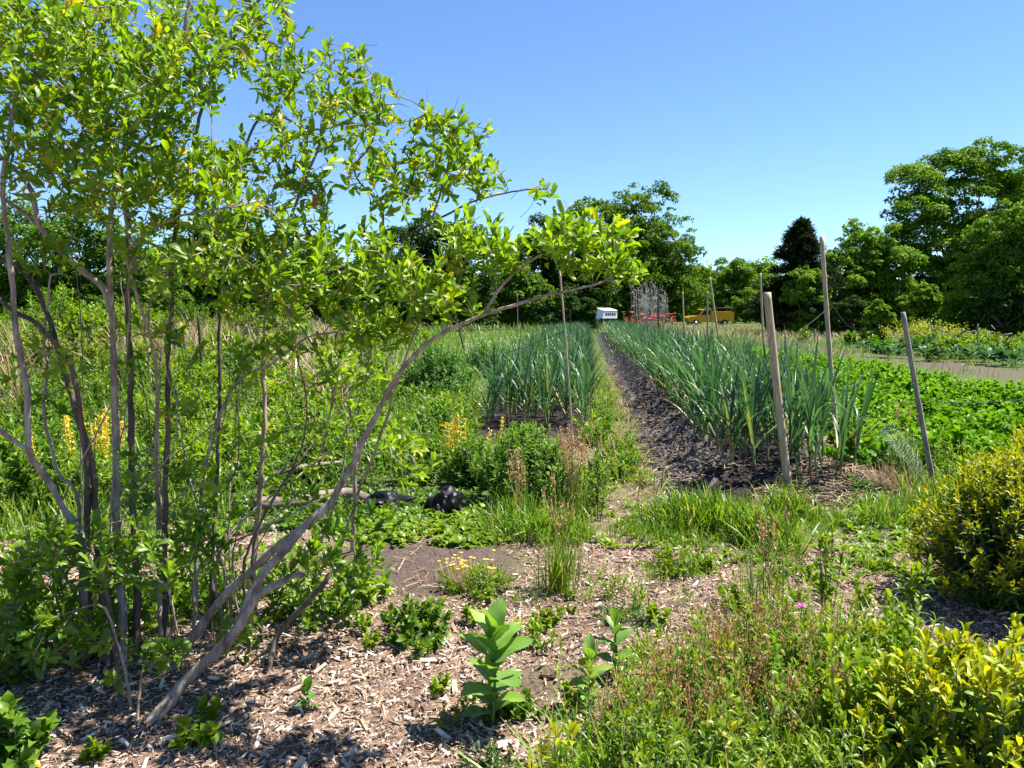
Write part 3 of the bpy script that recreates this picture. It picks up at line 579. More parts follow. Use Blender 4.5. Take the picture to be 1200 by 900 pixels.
tree('broadleaf_tree', 'bushy green sapling growing behind the orange truck', 108, [(830, 352, 14), (815, 358, 11), (845, 357, 12), (800, 358, 14)], 828, TC, 3500, .36)
tree('broadleaf_tree', 'very large rounded tree topping the skyline at far right', 58, [(1105, 225, 46), (1155, 205, 36), (1185, 200, 34), (1072, 248, 32), (1125, 195, 26), (1090, 285, 50), (1150, 280, 50), (1062, 310, 34), (1205, 250, 50), (1130, 330, 44), (1180, 320, 40), (1240, 240, 50)], 1120, TB, 34000, .36)
tree('broadleaf_tree', 'mid-sized tree with pale feathery top between the cedar and the large tree', 54, [(1015, 292, 34), (1040, 320, 38), (992, 322, 32), (1010, 345, 34), (1050, 350, 32), (1000, 270, 14)], 1018, TB, 15000, .32)
tree('broadleaf_tree', 'bright feathery tree at the right edge in front of the large tree', 42, [(1165, 285, 32), (1195, 270, 34), (1150, 320, 32), (1185, 325, 40), (1135, 345, 24), (1215, 310, 42), (1200, 350, 36), (1240, 290, 50)], 1180, MAT['tree_e'], 22000, .26)
tree('broadleaf_tree', 'small light green tree standing in front of the dark cedar', 50, [(940, 328, 18), (950, 345, 20), (932, 348, 16)], 942, TC, 4500, .27)
tree('bush', 'round light green bush in front of the woods left of the yellow kale', 34, [(1030, 366, 12), (1022, 372, 9), (1040, 372, 9)], 1030, TC, 2500, .16, group='bushes along the wood edge')
tree('bush', 'sunlit mounded bush below the large tree behind the brush pile', 46, [(1085, 348, 16), (1100, 355, 16), (1068, 358, 14), (1112, 362, 12)], 1090, TC, 5000, .22, group='bushes along the wood edge')
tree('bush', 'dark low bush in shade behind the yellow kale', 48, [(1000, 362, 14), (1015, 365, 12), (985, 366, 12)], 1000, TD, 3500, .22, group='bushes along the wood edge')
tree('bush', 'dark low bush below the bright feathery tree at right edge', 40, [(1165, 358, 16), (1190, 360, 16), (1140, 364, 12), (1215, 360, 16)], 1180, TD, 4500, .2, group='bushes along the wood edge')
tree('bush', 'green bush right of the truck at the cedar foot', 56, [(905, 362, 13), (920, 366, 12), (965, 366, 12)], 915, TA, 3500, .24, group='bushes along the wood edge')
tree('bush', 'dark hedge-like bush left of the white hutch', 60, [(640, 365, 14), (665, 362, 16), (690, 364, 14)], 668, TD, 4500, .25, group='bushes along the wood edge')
# dark cedar with drooping sprays
d = 52; b = P(935, 372, d); b[2] = 0; ced = thing('cedar_tree', 'dark pointed cedar rising left of the tallest stake', 'tree', b, 0, 'trees beyond the garden')
htop = P(935, 262, d)[2]; a = Acc(); a.tube([(0, 0, -.3), (.05, 0, htop * .5), (0, 0, htop)], [.22, .13, .02], 7); a.obj('trunk', MAT['bark_dark'], ced)
a = Acc(); pos, DD = [], []
for i in range(330):
    t = rng.random() ** 1.15; z = .3 + t * (htop - .3); L = (1 - t) ** .8 * 3.3 * rng.uniform(.6, 1.15) + .12; az = rng.uniform(0, 6.28)
    s = np.linspace(.12, 1, 14)[:, None]; dr = np.array([math.cos(az), math.sin(az), 0]); line = np.array([0, 0, z]) + dr * L * s + UPV * (L * (.42 * s - .25 * s ** 2))
    for pnt in line: pos.append(pnt + rng.normal(0, .10, (8, 3))); DD.append(nrm(dr * .8 + UPV * .5 + rng.normal(0, .5, (8, 3))))
pos = np.concatenate(pos); DD = np.concatenate(DD)
add_leaves(a, [NEEDLE], pos, DD, UPV + rng.normal(0, .4, pos.shape), rng.uniform(.22, .45, len(pos)), rng.random(len(pos))); a.obj('crown', MAT['conifer'], ced)

# bleached dead shrubs
def dead_shrub(label, x, y0, d, hpx, wpx, n):
    b = P(x, y0, d); b[2] = float(gz(b[0], b[1])); o = thing('dead_shrub', label, 'dead shrub', b, 0, 'bleached dead shrubs'); a = Acc(); m = pxm(d); rad = max(.012, .28 * m)
    for i in range(n):
        az = rng.uniform(0, 6.28); r = rng.random() ** .6; e = np.array([math.cos(az) * r * wpx * m / 2, math.sin(az) * r * wpx * m / 2, hpx * m * rng.uniform(.55, 1)])
        p = smooth_path([e * [.75, .75, 0], e * [.9, .9, .5] + rng.normal(0, .06, 3), e], .35); a.tube(p, np.linspace(rad, rad * .45, len(p)), 4)
        for q in range(4):
            s = p[rng.integers(len(p) // 2, len(p))]; a.tube([s, s + nrm(rng.normal(0, 1, 3) + [0, 0, .8]) * rng.uniform(.15, .5) * hpx * m * .4], [rad * .6, rad * .3], 3)
    a.obj('branches', MAT['silver'], o)
dead_shrub('bleached silver dead shrub below the tall dark middle tree', 760, 380, 60, 54, 44, 80)
dead_shrub('lavender-grey dead twiggy shrub in the dry grass at left', 355, 388, 26, 34, 50, 60)
# brush pile
g = G(1125, 392); o = thing('brush_pile', 'heap of dry brown brush in front of the shaded bush at right', 'brush pile', gp(P(1122, 385, 38)[0], 38)); a = Acc()
for i in range(160):
    c = rng.normal(0, 1, 3) * [1.0, .6, .25]; c[2] = abs(c[2]) + .05; v = nrm(rng.normal(0, 1, 3) * [1, 1, .35]) * rng.uniform(.3, .9); a.tube([c - v / 2, c + v / 2 + [0, 0, .1]], [.025, .012], 4)
a.obj('branches', MAT['twig'], o)['kind'] = 'stuff'

# ------------------------------------------------------------------ orange pickup truck
d = 80; b = P(830, 372, d); b[2] = 0; tk = thing('pickup_truck', 'orange-yellow utility pickup truck parked before the woods', 'truck', b, R(8), None, .9)
def prism(acc, prof, y0, y1, mat=0):     # profile in x,z extruded along y
    n = len(prof); V = [(x, y0, z) for x, z in prof] + [(x, y1, z) for x, z in prof]
    acc.raw(V, [tuple(range(n)), tuple(range(2 * n - 1, n - 1, -1))] + [(i, i + n, (i + 1) % n + n, (i + 1) % n) for i in range(n)], .5, mat)
a = Acc(); prism(a, [(-2.7, .55), (-2.7, 1.0), (-2.55, 1.12), (-1.35, 1.2), (-.1, 1.22), (-.1, .5), (-2.6, .5)], -.95, .95); a.obj('body', MAT['truck'], tk, False)
a = Acc(); prism(a, [(-1.45, 1.2), (-.95, 1.88), (-.8, 1.94), (-.1, 1.94), (0, 1.86), (.02, 1.2)], -.88, .88); a.obj('cab', MAT['truck'], tk, False)
for sy in (-1, 1):
    a = Acc(); prism(a, [(-1.2, 1.28), (-.86, 1.80), (-.12, 1.80), (-.1, 1.28)], sy * .885 - .004, sy * .885 + .004); a.obj('window', MAT['glass'], tk, False)
a = Acc(); a.raw([(-1.47, -.78, 1.24), (-1.47, .78, 1.24), (-1.0, .72, 1.86), (-1.0, -.72, 1.86)], [(0, 1, 2, 3)]); a.obj('windscreen', MAT['glass'], tk, False)
a = Acc(); a.box((1.35, 0, 1.12), (2.75, 1.9, 1.05)); a.box((1.35, 0, 1.67), (2.6, 1.0, .05)); a.obj('utility_box', MAT['truck'], tk, False)
for x in (.6, 1.35, 2.1):
    a = Acc(); a.box((x, -.962, 1.2), (.62, .012, .6)); a.obj('locker_door', MAT['truck'], tk, False)
a = Acc()
for sy in (-.7, .7):
    a.tube([(-.2, sy, 2.1), (2.7, sy, 2.1)], .04, 6)
    for x in (.1, 1.3, 2.5): a.tube([(x, sy, 1.62), (x, sy, 2.1)], .035, 6)
for x in (.1, 1.3, 2.5): a.tube([(x, -.7, 2.1), (x, .7, 2.1)], .035, 6)
a.obj('ladder_rack', MAT['darkwood'], tk)
for x in (-1.85, 1.6):
    for sy in (-.86, .86):
        w = Acc(); aa = np.linspace(0, 2 * math.pi, 21)[:-1]
        w.tube([(x, sy - .13, .38), (x, sy - .11, .38), (x, sy + .11, .38), (x, sy + .13, .38)], [.33, .38, .38, .33], 20); wo = w.obj('wheel', MAT['rubber'], tk)
        w = Acc(); w.tube([(x, sy - .14, .38), (x, sy + .14, .38)], .2, 14); w.obj('rim', MAT['steel'], wo)
for sy in (-.7, .7):
    a = Acc(); a.box((-2.71, sy, .92), (.05, .3, .18)); a.obj('headlight', MAT['white'], tk, False)
a = Acc(); a.box((-2.76, 0, .58), (.12, 1.9, .16)); a.obj('bumper', MAT['steel'], tk, False)

# ------------------------------------------------------------------ white hutch with five openings
d = 55; b = P(711, 373, d); hu = thing('white_hutch', 'small white hutch with a row of five dark square openings', 'hutch', b, R(34), None, .9); m = pxm(d)
a = Acc(); V = [(-.78, -.4, 0), (.75, -.4, 0), (.75, .4, 0), (-.78, .4, 0), (-.62, -.4, .6), (.72, -.4, .6), (.72, .4, .78), (-.62, .4, .78)]
a.raw(V, [(3, 2, 1, 0), (4, 5, 6, 7), (0, 1, 5, 4), (1, 2, 6, 5), (2, 3, 7, 6), (3, 0, 4, 7)]); a.obj('body', MAT['white'], hu, False)
a = Acc(); a.raw([(-.66, -.43, .602), (.75, -.43, .602), (.75, .43, .795), (-.66, .43, .795), (-.66, -.43, .62), (.75, -.43, .62), (.75, .43, .813), (-.66, .43, .813)], [(3, 2, 1, 0), (4, 5, 6, 7), (0, 1, 5, 4), (1, 2, 6, 5), (2, 3, 7, 6), (3, 0, 4, 7)]); a.obj('roof', MAT['white'], hu, False)
for i in range(5):
    a = Acc(); a.box((-.42 + .23 * i, -.405, .33), (.15, .02, .17)); a.obj('opening', MAT['black'], hu, False)
for x in (-.65, .65):
    for y in (-.33, .33): a = Acc(); a.box((x, y, -.56), (.08, .08, 1.14)); a.obj('leg', MAT['greywood'], hu, False)

# ------------------------------------------------------------------ stakes and wires
def stake(label, x0, y0, x1, y1, r, mat='bamboo', d=None, dtop=None, joints=True, name='garden_stake', group='garden stakes'):
    """(x0,y0) top pixel, (x1,y1) foot pixel on the ground"""
    g = G(x1, y1) if d is None else P(x1, y1, d)[:2]; b = gp(*g); dd = g[1]; t = P(x0, y0, dd if dtop is None else dtop)
    o = thing(name, label, 'stake', b, 0, group); a = Acc(); v = t - b; n = 9
    s = np.linspace(-.06, 1, n * 3 + 1); pts = v * s[:, None]; pts[1:-1] += np.sin(s[1:-1, None] * 3) * rng.normal(0, .012, 3)
    rr = np.full(len(s), r) * np.linspace(1.06, .94, len(s))
    if joints: rr[2::4] *= 1.14
    a.tube(pts, rr, 10); a.obj('pole', MAT[mat], o); return b, t
st = {}
st['p1'] = stake('slender bamboo stake at the front of the left garlic bed', 656, 318, 671, 520, .011)
st['p2'] = stake('thick brown post standing at the front of the right garlic bed', 899, 343, 923, 566, .034, 'bamboo', joints=False)
st['p2b'] = stake('thin stake just behind the thick brown post', 891, 320, 899, 470, .018)
st['p3'] = stake('tallest bamboo stake rising above the woods beside the last garlic plants', 963, 277, 981, 522, .026)
st['p4'] = stake('leaning grey stake at the corner of the potato patch', 1058, 366, 1096, 580, .021, 'greywood')
st['p5'] = stake('leaning stake in the middle of the garlic below the truck', 832, 325, 848, 436, .026)
st['p6'] = stake('short upright stake left of the leaning one below the truck', 829, 341, 831, 428, .024, 'greywood')
st['p7'] = stake('pale thin stake between the poppies and the truck', 800, 342, 803, 410, .03)
st['p8'] = stake('dark stake standing among the red poppies', 771, 340, 772, 398, .04, 'darkwood')
st['p9'] = stake('small dark stake on the fabric path between the beds', 668, 363, 670, 402, .03, 'darkwood')
st['p10'] = stake('thin grey stake left of the poppies', 782, 358, 783, 400, .03, 'greywood')
st['p11'] = stake('thin pole behind the left garlic bed under the overhanging branch', 606, 346, 607, 396, .022, 'greywood')
st['p12'] = stake('black rod standing in the dry grass behind the shrub trunks', 232, 370, 238, 470, .022, 'darkwood', joints=False)
st['p13'] = stake('short stub of a fence stake in the far meadow', 955, 386, 955, 402, .05, 'greywood', joints=False)
st['p14'] = stake('short leaning dark stub right of the tallest stake', 1000, 380, 998, 402, .06, 'darkwood', joints=False)
st['p15'] = stake('thin grey stake in the kale row beside the yellow flowers', 1146, 380, 1147, 420, .025, 'greywood')
st['p16'] = stake('leaning dark rod left of the feathery bush', 533, 365, 546, 420, .025, 'darkwood', joints=False)
def wire(label, A, B, sag=.03, r=.003):
    A = np.array(A); B = np.array(B); s = np.linspace(0, 1, 14)[:, None]; p = A + (B - A) * s; p[:, 2] -= sag * 4 * (s * (1 - s))[:, 0]
    a = Acc(); a.tube(p, r, 5); tag(a.obj('fence_wire', MAT['wire']), label, 'wire', 'thin wires between stakes')
def on(k, f): b, t = st[k]; return b + (t - b) * f
wire('thin black wire tied from the thick brown post to the tallest stake', on('p2', .72), on('p3', .66), .03, .0035)
wire('thin black wire from the thick brown post back to the far fence stub', on('p2', .70), on('p13', .8), .1, .006)
wire('thin black wire running right from the leaning grey stake', on('p4', .52), P(1230, 462, 9), .05, .0035)
wire('thin dark wire from the slender bamboo stake leftwards over the left bed', on('p1', .66), P(560, 420, 12), .05, .004)
wire('thin wire from the tallest stake towards the dark stub', on('p3', .72), on('p14', .8), .1, .006)
for k_, f_ in (('p2', .72), ('p2', .5), ('p3', .66), ('p4', .52)):
    pass
# pale netting slumped against the leaning grey stake
g0 = st['p4'][0]; a = Acc(); nu, nv = 16, 26; gx = np.zeros((nu, nv, 3))
for i in range(nu):
    for j in range(nv):
        u, v = i / (nu - 1), j / (nv - 1)
        gx[i, j] = g0 + np.array([-.46 + .42 * v + .16 * u, .15 + .10 * u - .05 * v + .03 * math.sin(9 * v), .52 - .46 * v + .10 * u * (1 - v) + .02 * math.sin(7 * u + 5 * v)])
for i in range(nu): a.tube(gx[i], .0009, 3)
for j in range(nv): a.tube(gx[:, j], .0009, 3)
tag(a.obj('plastic_netting', MAT['net']), 'pale plastic netting slumped against the leaning grey stake', 'netting')

# ------------------------------------------------------------------ garlic
def garlic_proto(k):
    s = Acc(); h = rng.uniform(.16, .24); s.tube(smooth_path([(0, 0, -.03), (rng.normal(0, .006), rng.normal(0, .006), h * .6), (rng.normal(0, .01), rng.normal(0, .01), h + .12)], .06), .0105, 7, rnd=rng.random())
    lv = Acc(); n = rng.integers(9, 13); az0 = rng.uniform(0, 6.28); z = np.linspace(h * .55, h + .14, n); az = az0 + np.arange(n) * math.pi + rng.normal(0, .45, n)
    inc = np.linspace(.58, .08, n) + rng.normal(0, .12, n); D = az_dir(az, R(90) - inc); Nn = az_dir(az + math.pi, inc * 0 + .2)
    L = np.linspace(.50, .70, n) * rng.uniform(.85, 1.12, n); M = frames(D, Nn) * np.stack([L * 1.05, L, L], -1)[:, None, :]
    tp = rng.integers(0, 5, n); tp = np.where(np.arange(n) > n * .8, np.minimum(tp, 3), tp); rv = np.clip(rng.normal(.45, .24, n), 0, .93); rv[0] = rng.choice([.5, .95, 1.0])
    base = np.column_stack([np.zeros(n), np.zeros(n), z])
    for i in range(n): lv.inst(STRAP[tp[i]], M[i:i + 1], base[i:i + 1], rv[i:i + 1])
    return s, lv
GP = [garlic_proto(k) for k in range(10)]
GM = [[('stalk', s.mesh('garlic_stalk', MAT['stalk'])), ('leaves', l.mesh('garlic_leaves', MAT['garlic']))] for s, l in GP]
def rowpts(us, y0, y1, step):
    out = []
    for i, u in enumerate(us):
        y = np.arange(y0 + rng.uniform(0, step), y1, step); y = y + rng.normal(0, .04, len(y)); out.append(np.column_stack([u + ROW * y + rng.normal(0, .03, len(y)), y]))
    p = np.concatenate(out); return np.column_stack([p, gz(p[:, 0], p[:, 1])])
right = np.concatenate([rowpts([1.32, 1.56, 1.80, 2.04, 2.28], 6.75, 50, .2)]); right = right[np.argsort(right[:, 1])]
left = rowpts([-1.28, -1.02, -.76, -.5, -.24, .0], 9.75, 44, .22); left = left[np.argsort(left[:, 1])]
loose = np.array([gp(*G(x, y)) for x, y in ((935, 557), (958, 560), (985, 560), (1000, 545), (963, 540))])
copies('garlic_plant', GM, loose, 'tall garlic plant standing apart at the right of the thick brown post', 'garlic plant', 'garlic plants right of the post', .98, 1.15)
copies('garlic_plant', GM, right[:170], 'blue-green strap-leaved garlic plant in the crowded right bed', 'garlic plant', 'garlic plants in the right bed', .92, 1.3, .09)
copies('garlic_plant', GM, left[:120], 'blue-green strap-leaved garlic plant in the left bed', 'garlic plant', 'garlic plants in the left bed', .85, 1.2, .09)
def rest(pts, label):
    a = Acc()
    for i in range(len(GP)):
        s = pts[i::len(GP)]; k = len(s); az = rng.uniform(0, 6.28, k); sc_ = rng.uniform(.85, 1.1, k) * np.clip(1.2 - s[:, 1] * .007, .85, 1.2); M = np.zeros((k, 3, 3)); M[:, 0, 0] = np.cos(az); M[:, 0, 1] = -np.sin(az); M[:, 1, 0] = np.sin(az); M[:, 1, 1] = np.cos(az); M[:, 2, 2] = 1; M *= sc_[:, None, None]
        l = GP[i][1]; V = np.concatenate(l.V); a.inst((V, np.concatenate(l.L), np.concatenate(l.T)), M, s, np.clip(rng.normal(.5, .16, k), 0, .9))
    tag(a.obj('garlic_rows', MAT['garlic']), label, 'garlic', kind='stuff')
rest(np.concatenate([right[170:], left[120:]]), 'distant blue-green garlic rows running back to the woods')

# ------------------------------------------------------------------ generic leafy plants
def bushy(nshoot, h, rad, leaves, L0, L1, tpls, mat_leaf, mat_stem=None, up=.6, inc=(.5, 1.2), stemr=.004, tipmat=None, dome=True, tipn=6, tipl=1.0):
    """a bush of shoots fanning out from the foot, leaves all the way up"""
    a = Acc(); st_ = Acc()
    for i in range(nshoot):
        az = rng.uniform(0, 6.28); r = rad * rng.random() ** .55; hh = h * (1 - .45 * (r / rad) ** 2 if dome else 1) * (rng.uniform(.75, 1.08) if r < .62 * rad or not dome else rng.uniform(.28, 1.08))
        e = np.array([math.cos(az) * r, math.sin(az) * r, hh]); p = smooth_path([(e[0] * .25, e[1] * .25, -.02), e * [.7, .7, .5], e], .05); n = len(p)
        st_.tube(p, np.linspace(stemr, stemr * .4, n), 4)
        t = rng.uniform(.25, 1, leaves); q = p[(t * (n - 1)).astype(int)]; ax = nrm(np.gradient(p, axis=0))[(t * (n - 1)).astype(int)]
        b, D, N, L = rosette(q, ax, 2, inc[0], inc[1], L0, L1)
        rv = np.clip(rng.normal(.45, .18) + rng.normal(0, .12, len(b)), 0, 1)
        add_leaves(a, tpls, b, D, N, L, rv, 0)
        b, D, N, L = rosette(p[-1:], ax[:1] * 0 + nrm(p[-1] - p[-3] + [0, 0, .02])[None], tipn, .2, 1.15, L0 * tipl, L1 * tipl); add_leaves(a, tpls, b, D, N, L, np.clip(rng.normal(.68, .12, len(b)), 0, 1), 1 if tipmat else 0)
    mats = [mat_leaf] + ([tipmat] if tipmat else [])
    parts = [('foliage', a.mesh('foliage', mats))]
    parts.append(('stems', st_.mesh('stems', mat_stem or MAT['twig']))); return parts
def plant(name, label, cat, x, y, parts, group=None, s=1, d=None):
    g = G(x, y) if d is None else P(x, y, d)[:2]; o = thing(name, label, cat, gp(*g), rng.uniform(0, 6.28), group, s)
    for pn, me in parts: link(pn, me, o)
    return o

# potato patch
PP = [bushy(9, .34, .26, 7, .06, .115, ROUND, MAT['potato'], MAT['stalk'], inc=(.7, 1.4)) for _ in range(6)]
poly = [(1000, 545), (1100, 556), (1240, 566), (1240, 480), (1060, 449), (940, 427), (890, 417), (868, 422), (905, 440), (960, 470)]
pw = scatter(poly, 900); keep_ = [];
for q in pw[np.argsort(pw[:, 1])]:
    if all((q[0] - k_[0]) ** 2 + (q[1] - k_[1]) ** 2 > .29 ** 2 for k_ in keep_): keep_.append(q)
pw = np.array(keep_)
copies('potato_plant', [[v[0]] for v in PP], pw[:260], 'bright green leafy potato plant in the dense patch right of the garlic', 'potato plant', 'potato plants in the right-hand patch', .85, 1.25, .1)
if len(pw) > 260:
    a = Acc(); s = pw[260:]; k = len(s)
    for q in s:
        n = 60; v = rdir(n); v[:, 2] = abs(v[:, 2]); add_leaves(a, ROUND, q + v * [.3, .3, .33], np.cross(v, rdir(n)), v + UPV, rng.uniform(.08, .14, n), np.clip(rng.normal(.5, .2, n), 0, 1))
    tag(a.obj('potato_rows', MAT['potato']), 'far part of the green potato patch', 'potato plants', kind='stuff')

# yellow-leaved shrubs at the right
Y1 = bushy(560, .86, .62, 12, .04, .07, LANCE, MAT['ylower'], MAT['bark_dark'], inc=(.5, 1.25), stemr=.004, tipmat=MAT['yellow'], tipn=10)
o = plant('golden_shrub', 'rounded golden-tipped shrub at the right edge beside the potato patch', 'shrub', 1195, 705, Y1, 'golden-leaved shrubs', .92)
Y1b = bushy(480, .80, .64, 11, .04, .07, LANCE, MAT['ylower'], MAT['bark_dark'], inc=(.5, 1.25), stemr=.004, tipmat=MAT['yellow'], tipn=10)
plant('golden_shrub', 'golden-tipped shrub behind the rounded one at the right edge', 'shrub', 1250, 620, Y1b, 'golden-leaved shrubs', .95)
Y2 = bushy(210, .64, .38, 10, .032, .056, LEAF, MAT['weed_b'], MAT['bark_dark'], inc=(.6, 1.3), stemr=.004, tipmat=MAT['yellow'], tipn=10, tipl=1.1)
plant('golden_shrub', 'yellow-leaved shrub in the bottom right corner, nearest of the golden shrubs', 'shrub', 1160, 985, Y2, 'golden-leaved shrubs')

# milkweeds
def big_leaf(w, curl, wave, fold, rib=False):
    n, m = 9, 4; V, Fc = [], []
    for i in range(n + 1):
        t = i / n; ww = w / 2 * (math.sin(math.pi * min(1, t ** .85 * .97 + .03)) ** .62) * (1 - .12 * t)
        for j in range(m + 1):
            q = (j / m - .5) * 2; V.append((q * ww, t, fold * abs(q) * ww * 2 - curl * t * t + wave * abs(q) * math.sin(t * 11 + q * 2) + .03 * math.sin(t * 3)))
    for i in range(n):
        for j in range(m): k = i * (m + 1) + j; Fc.append((k, k + 1, k + m + 2, k + m + 1))
    if rib: V = [(q_ * .022 * (1.1 - i / n), i / n, V[i * (m + 1) + m // 2][2] + .006) for i in range(n + 1) for q_ in (-1, 1)]; Fc = [(2 * i, 2 * i + 1, 2 * i + 3, 2 * i + 2) for i in range(n)]
    return T_(V, Fc)
MILK = [big_leaf(.62, .14, .020, .16), big_leaf(.68, .26, .030, .10), big_leaf(.56, .05, .024, .22)]
MRIB = [big_leaf(.62, .14, .020, .16, True), big_leaf(.68, .26, .030, .10, True), big_leaf(.56, .05, .024, .22, True)]
def milkweed(h, n, L):
    s = Acc(); p = smooth_path([(0, 0, -.02), (.01, 0, h * .5), (0, .01, h)], .03); s.tube(p, np.linspace(.006, .004, len(p)), 7, rnd=.2)
    a = Acc()
    for i in range(n):
        t = .12 + .88 * i / (n - 1); z = h * t; az = .7 + i * 1.57 + rng.normal(0, .45)
        for k in (0, 1):
            inc = 1.22 - .75 * t ** 2 + rng.normal(0, .1); az2 = az + k * math.pi; D = az_dir(np.array([az2]), np.array([R(90) - inc])); Nn = az_dir(np.array([az2 + math.pi]), np.array([1.0]))
            vi = rng.integers(3); Lk = L * (1.0 - .45 * abs(t - .55)) * rng.uniform(.8, 1.12); rk = [rng.random()]; Nn = Nn + rng.normal(0, .25, (1, 3)); add_leaves(a, [MILK[vi]], np.array([[0, .005, z]]), D, Nn, Lk, rk); add_leaves(a, [MRIB[vi]], np.array([[0, .005, z]]), D, Nn, Lk, rk, 1)
    return [('stem', s.mesh('stem', MAT['stalk'])), ('leaves', a.mesh('leaves', [MAT['milk'], MAT['stalk']]))]
mw = plant('milkweed', 'broad-leaved milkweed standing alone on the wood chips in the foreground', 'milkweed', 577, 850, milkweed(.38, 9, .175), 'milkweeds on the chips'); mw.rotation_euler[2] = 0
plant('milkweed', 'small young milkweed at the edge of the weeds, nearer of the small two', 'milkweed', 690, 832, milkweed(.22, 6, .11), 'milkweeds on the chips')
plant('milkweed', 'young milkweed just behind the smaller one at the weed edge', 'milkweed', 722, 795, milkweed(.24, 6, .115), 'milkweeds on the chips')
plant('milkweed', 'tiny seedling right below the leaning shrub trunk', 'milkweed', 362, 832, milkweed(.10, 5, .07), 'milkweeds on the chips')

# grass tufts and clumps in the foreground
def tuft(n, r, h0, h1, mat, lean=.3, w=1.0, name='blades', seeds=0, r0=0, r1=1):
    a = Acc(); p = np.column_stack([rng.normal(0, r, (n, 2)), np.full(n, -.01)]); blades(a, p, h0, h1, lean, width=w, r0=r0, r1=r1)
    out = [('leaves', a.mesh(name, mat))]
    if seeds:
        s = Acc()
        for i in range(seeds):
            az = rng.uniform(0, 6.28); hh = h1 * rng.uniform(.95, 1.35); e = np.array([math.cos(az) * .16, math.sin(az) * .16, 1]) * hh; s.tube(smooth_path([(rng.normal(0, r), rng.normal(0, r), 0), e * [.4, .4, .5], e], .08), .0016, 3, rnd=.6)
            k = 26; c = e + UPV * rng.uniform(-.13, .02, k)[:, None] + rng.normal(0, .009, (k, 3)); add_leaves(s, [CARD], c, UPV + rng.normal(0, .5, (k, 3)), rdir(k), rng.uniform(.012, .022, k), rng.random(k))
        out.append(('seed_heads', s.mesh('seed_heads', MAT['seed'])))
    return out
plant('grass_clump', 'tall upright grass clump alone on the chips in the centre foreground', 'grass clump', 655, 695, tuft(170, .045, .16, .50, MAT['grass'], .2, .55, seeds=6), 'grass clumps')
plant('grass_clump', 'wispy grass clump with thin stalks in front of the weeds at right', 'grass clump', 900, 715, tuft(120, .08, .15, .42, MAT['grass'], .26, .55, seeds=8), 'grass clumps')
plant('grass_clump', 'pale fountain of fine grass at the foot of the leaning grey stake', 'grass clump', 1060, 565, tuft(240, .07, .35, .62, MAT['grass_blue'], .4, .5, seeds=6), 'grass clumps')
plant('grass_clump', 'dry brown grass clump beside the netting', 'grass clump', 1040, 572, tuft(200, .09, .12, .32, MAT['dry'], .4, .6), 'grass clumps')
plant('grass_clump', 'seed-headed grass in front of the dense green bush', 'grass clump', 672, 602, tuft(110, .10, .2, .5, MAT['grass'], .3, .7, seeds=34), 'grass clumps')
plant('grass_clump', 'small grass clump left of the tan seed heads', 'grass clump', 610, 612, tuft(90, .08, .15, .42, MAT['grass'], .3, .7, seeds=12), 'grass clumps')

def flowery(base, n, mat, size, h, rad):
    s = Acc(); 
    for i in range(n):
        az = rng.uniform(0, 6.28); r = rad * math.sqrt(rng.random()); c = np.array([math.cos(az) * r, math.sin(az) * r, h * rng.uniform(.85, 1.1)]); k = 5; a5 = np.arange(k) * 6.283 / k
        add_leaves(s, [CARD], np.tile(c, (k, 1)), az_dir(a5, .35 + 0 * a5), UPV + 0 * az_dir(a5, a5 * 0), np.full(k, size), rng.random(k)); s.tube([c * [.6, .6, 0], c * [.9, .9, .6], c], .0012, 3)
    return base + [('flowers', s.mesh('flowers', mat))]
plant('flowering_weed', 'low green mat with tiny yellow flowers in front of the dark soil', 'weed', 556, 690, flowery(bushy(60, .14, .22, 8, .02, .045, LANCE, MAT['weed_b']), 26, MAT['yflower'], .014, .16, .2))
plant('low_weed', 'dark green low weed on the chips behind the milkweed at left', 'weed', 492, 745, bushy(34, .16, .2, 7, .03, .055, ROUND, MAT['weed']), 'low weeds on the chips')
plant('low_weed', 'flat grey-green weed on the chips right of centre', 'weed', 738, 728, bushy(26, .07, .2, 8, .02, .04, LANCE, MAT['grass_blue']), 'low weeds on the chips')
plant('low_weed', 'tiny red-leaved seedling left of the dark green low weed', 'weed', 425, 742, bushy(6, .11, .06, 4, .02, .035, ROUND, MAT['weed_b']), 'low weeds on the chips')
plant('low_weed', 'bright weed flat on the chips below the grass strip', 'weed', 795, 668, bushy(34, .10, .24, 8, .03, .06, LANCE, MAT['weed_b']), 'low weeds on the chips')
plant('low_weed', 'grey-green ground weed at the bottom edge below the milkweed', 'weed', 565, 905, bushy(20, .07, .12, 7, .02, .04, LANCE, MAT['grass_blue']), 'low weeds on the chips')
plant('low_weed', 'little weed at the right of the milkweed foot', 'weed', 612, 838, bushy(16, .08, .1, 6, .02, .035, ROUND, MAT['weed']), 'low weeds on the chips')
plant('low_weed', 'ivy-like seedling on the chips below the forked shrub trunk', 'weed', 236, 862, bushy(6, .13, .10, 4, .045, .065, ROUND, MAT['weed_b']), 'low weeds on the chips')
plant('low_weed', 'seedling by the bottom left corner of the chips', 'weed', 116, 892, bushy(7, .06, .06, 4, .03, .045, ROUND, MAT['weed_b']), 'low weeds on the chips')
plant('low_weed', 'shaded ivy-like weed at the bottom left edge', 'weed', 25, 895, bushy(14, .2, .14, 5, .05, .07, ROUND, MAT['weed']), 'low weeds on the chips')
plant('low_weed', 'leafy shrub sucker beside the cut dark limb', 'weed', 425, 700, bushy(16, .2, .16, 5, .05, .08, LEAF, MAT['shrub']), 'low weeds on the chips')
plant('yellowing_weed', 'upright yellow-orange weed just behind the milkweed', 'weed', 607, 760, bushy(9, .20, .035, 9, .02, .032, LANCE, MAT['yellow'], tipmat=MAT['yflower']))

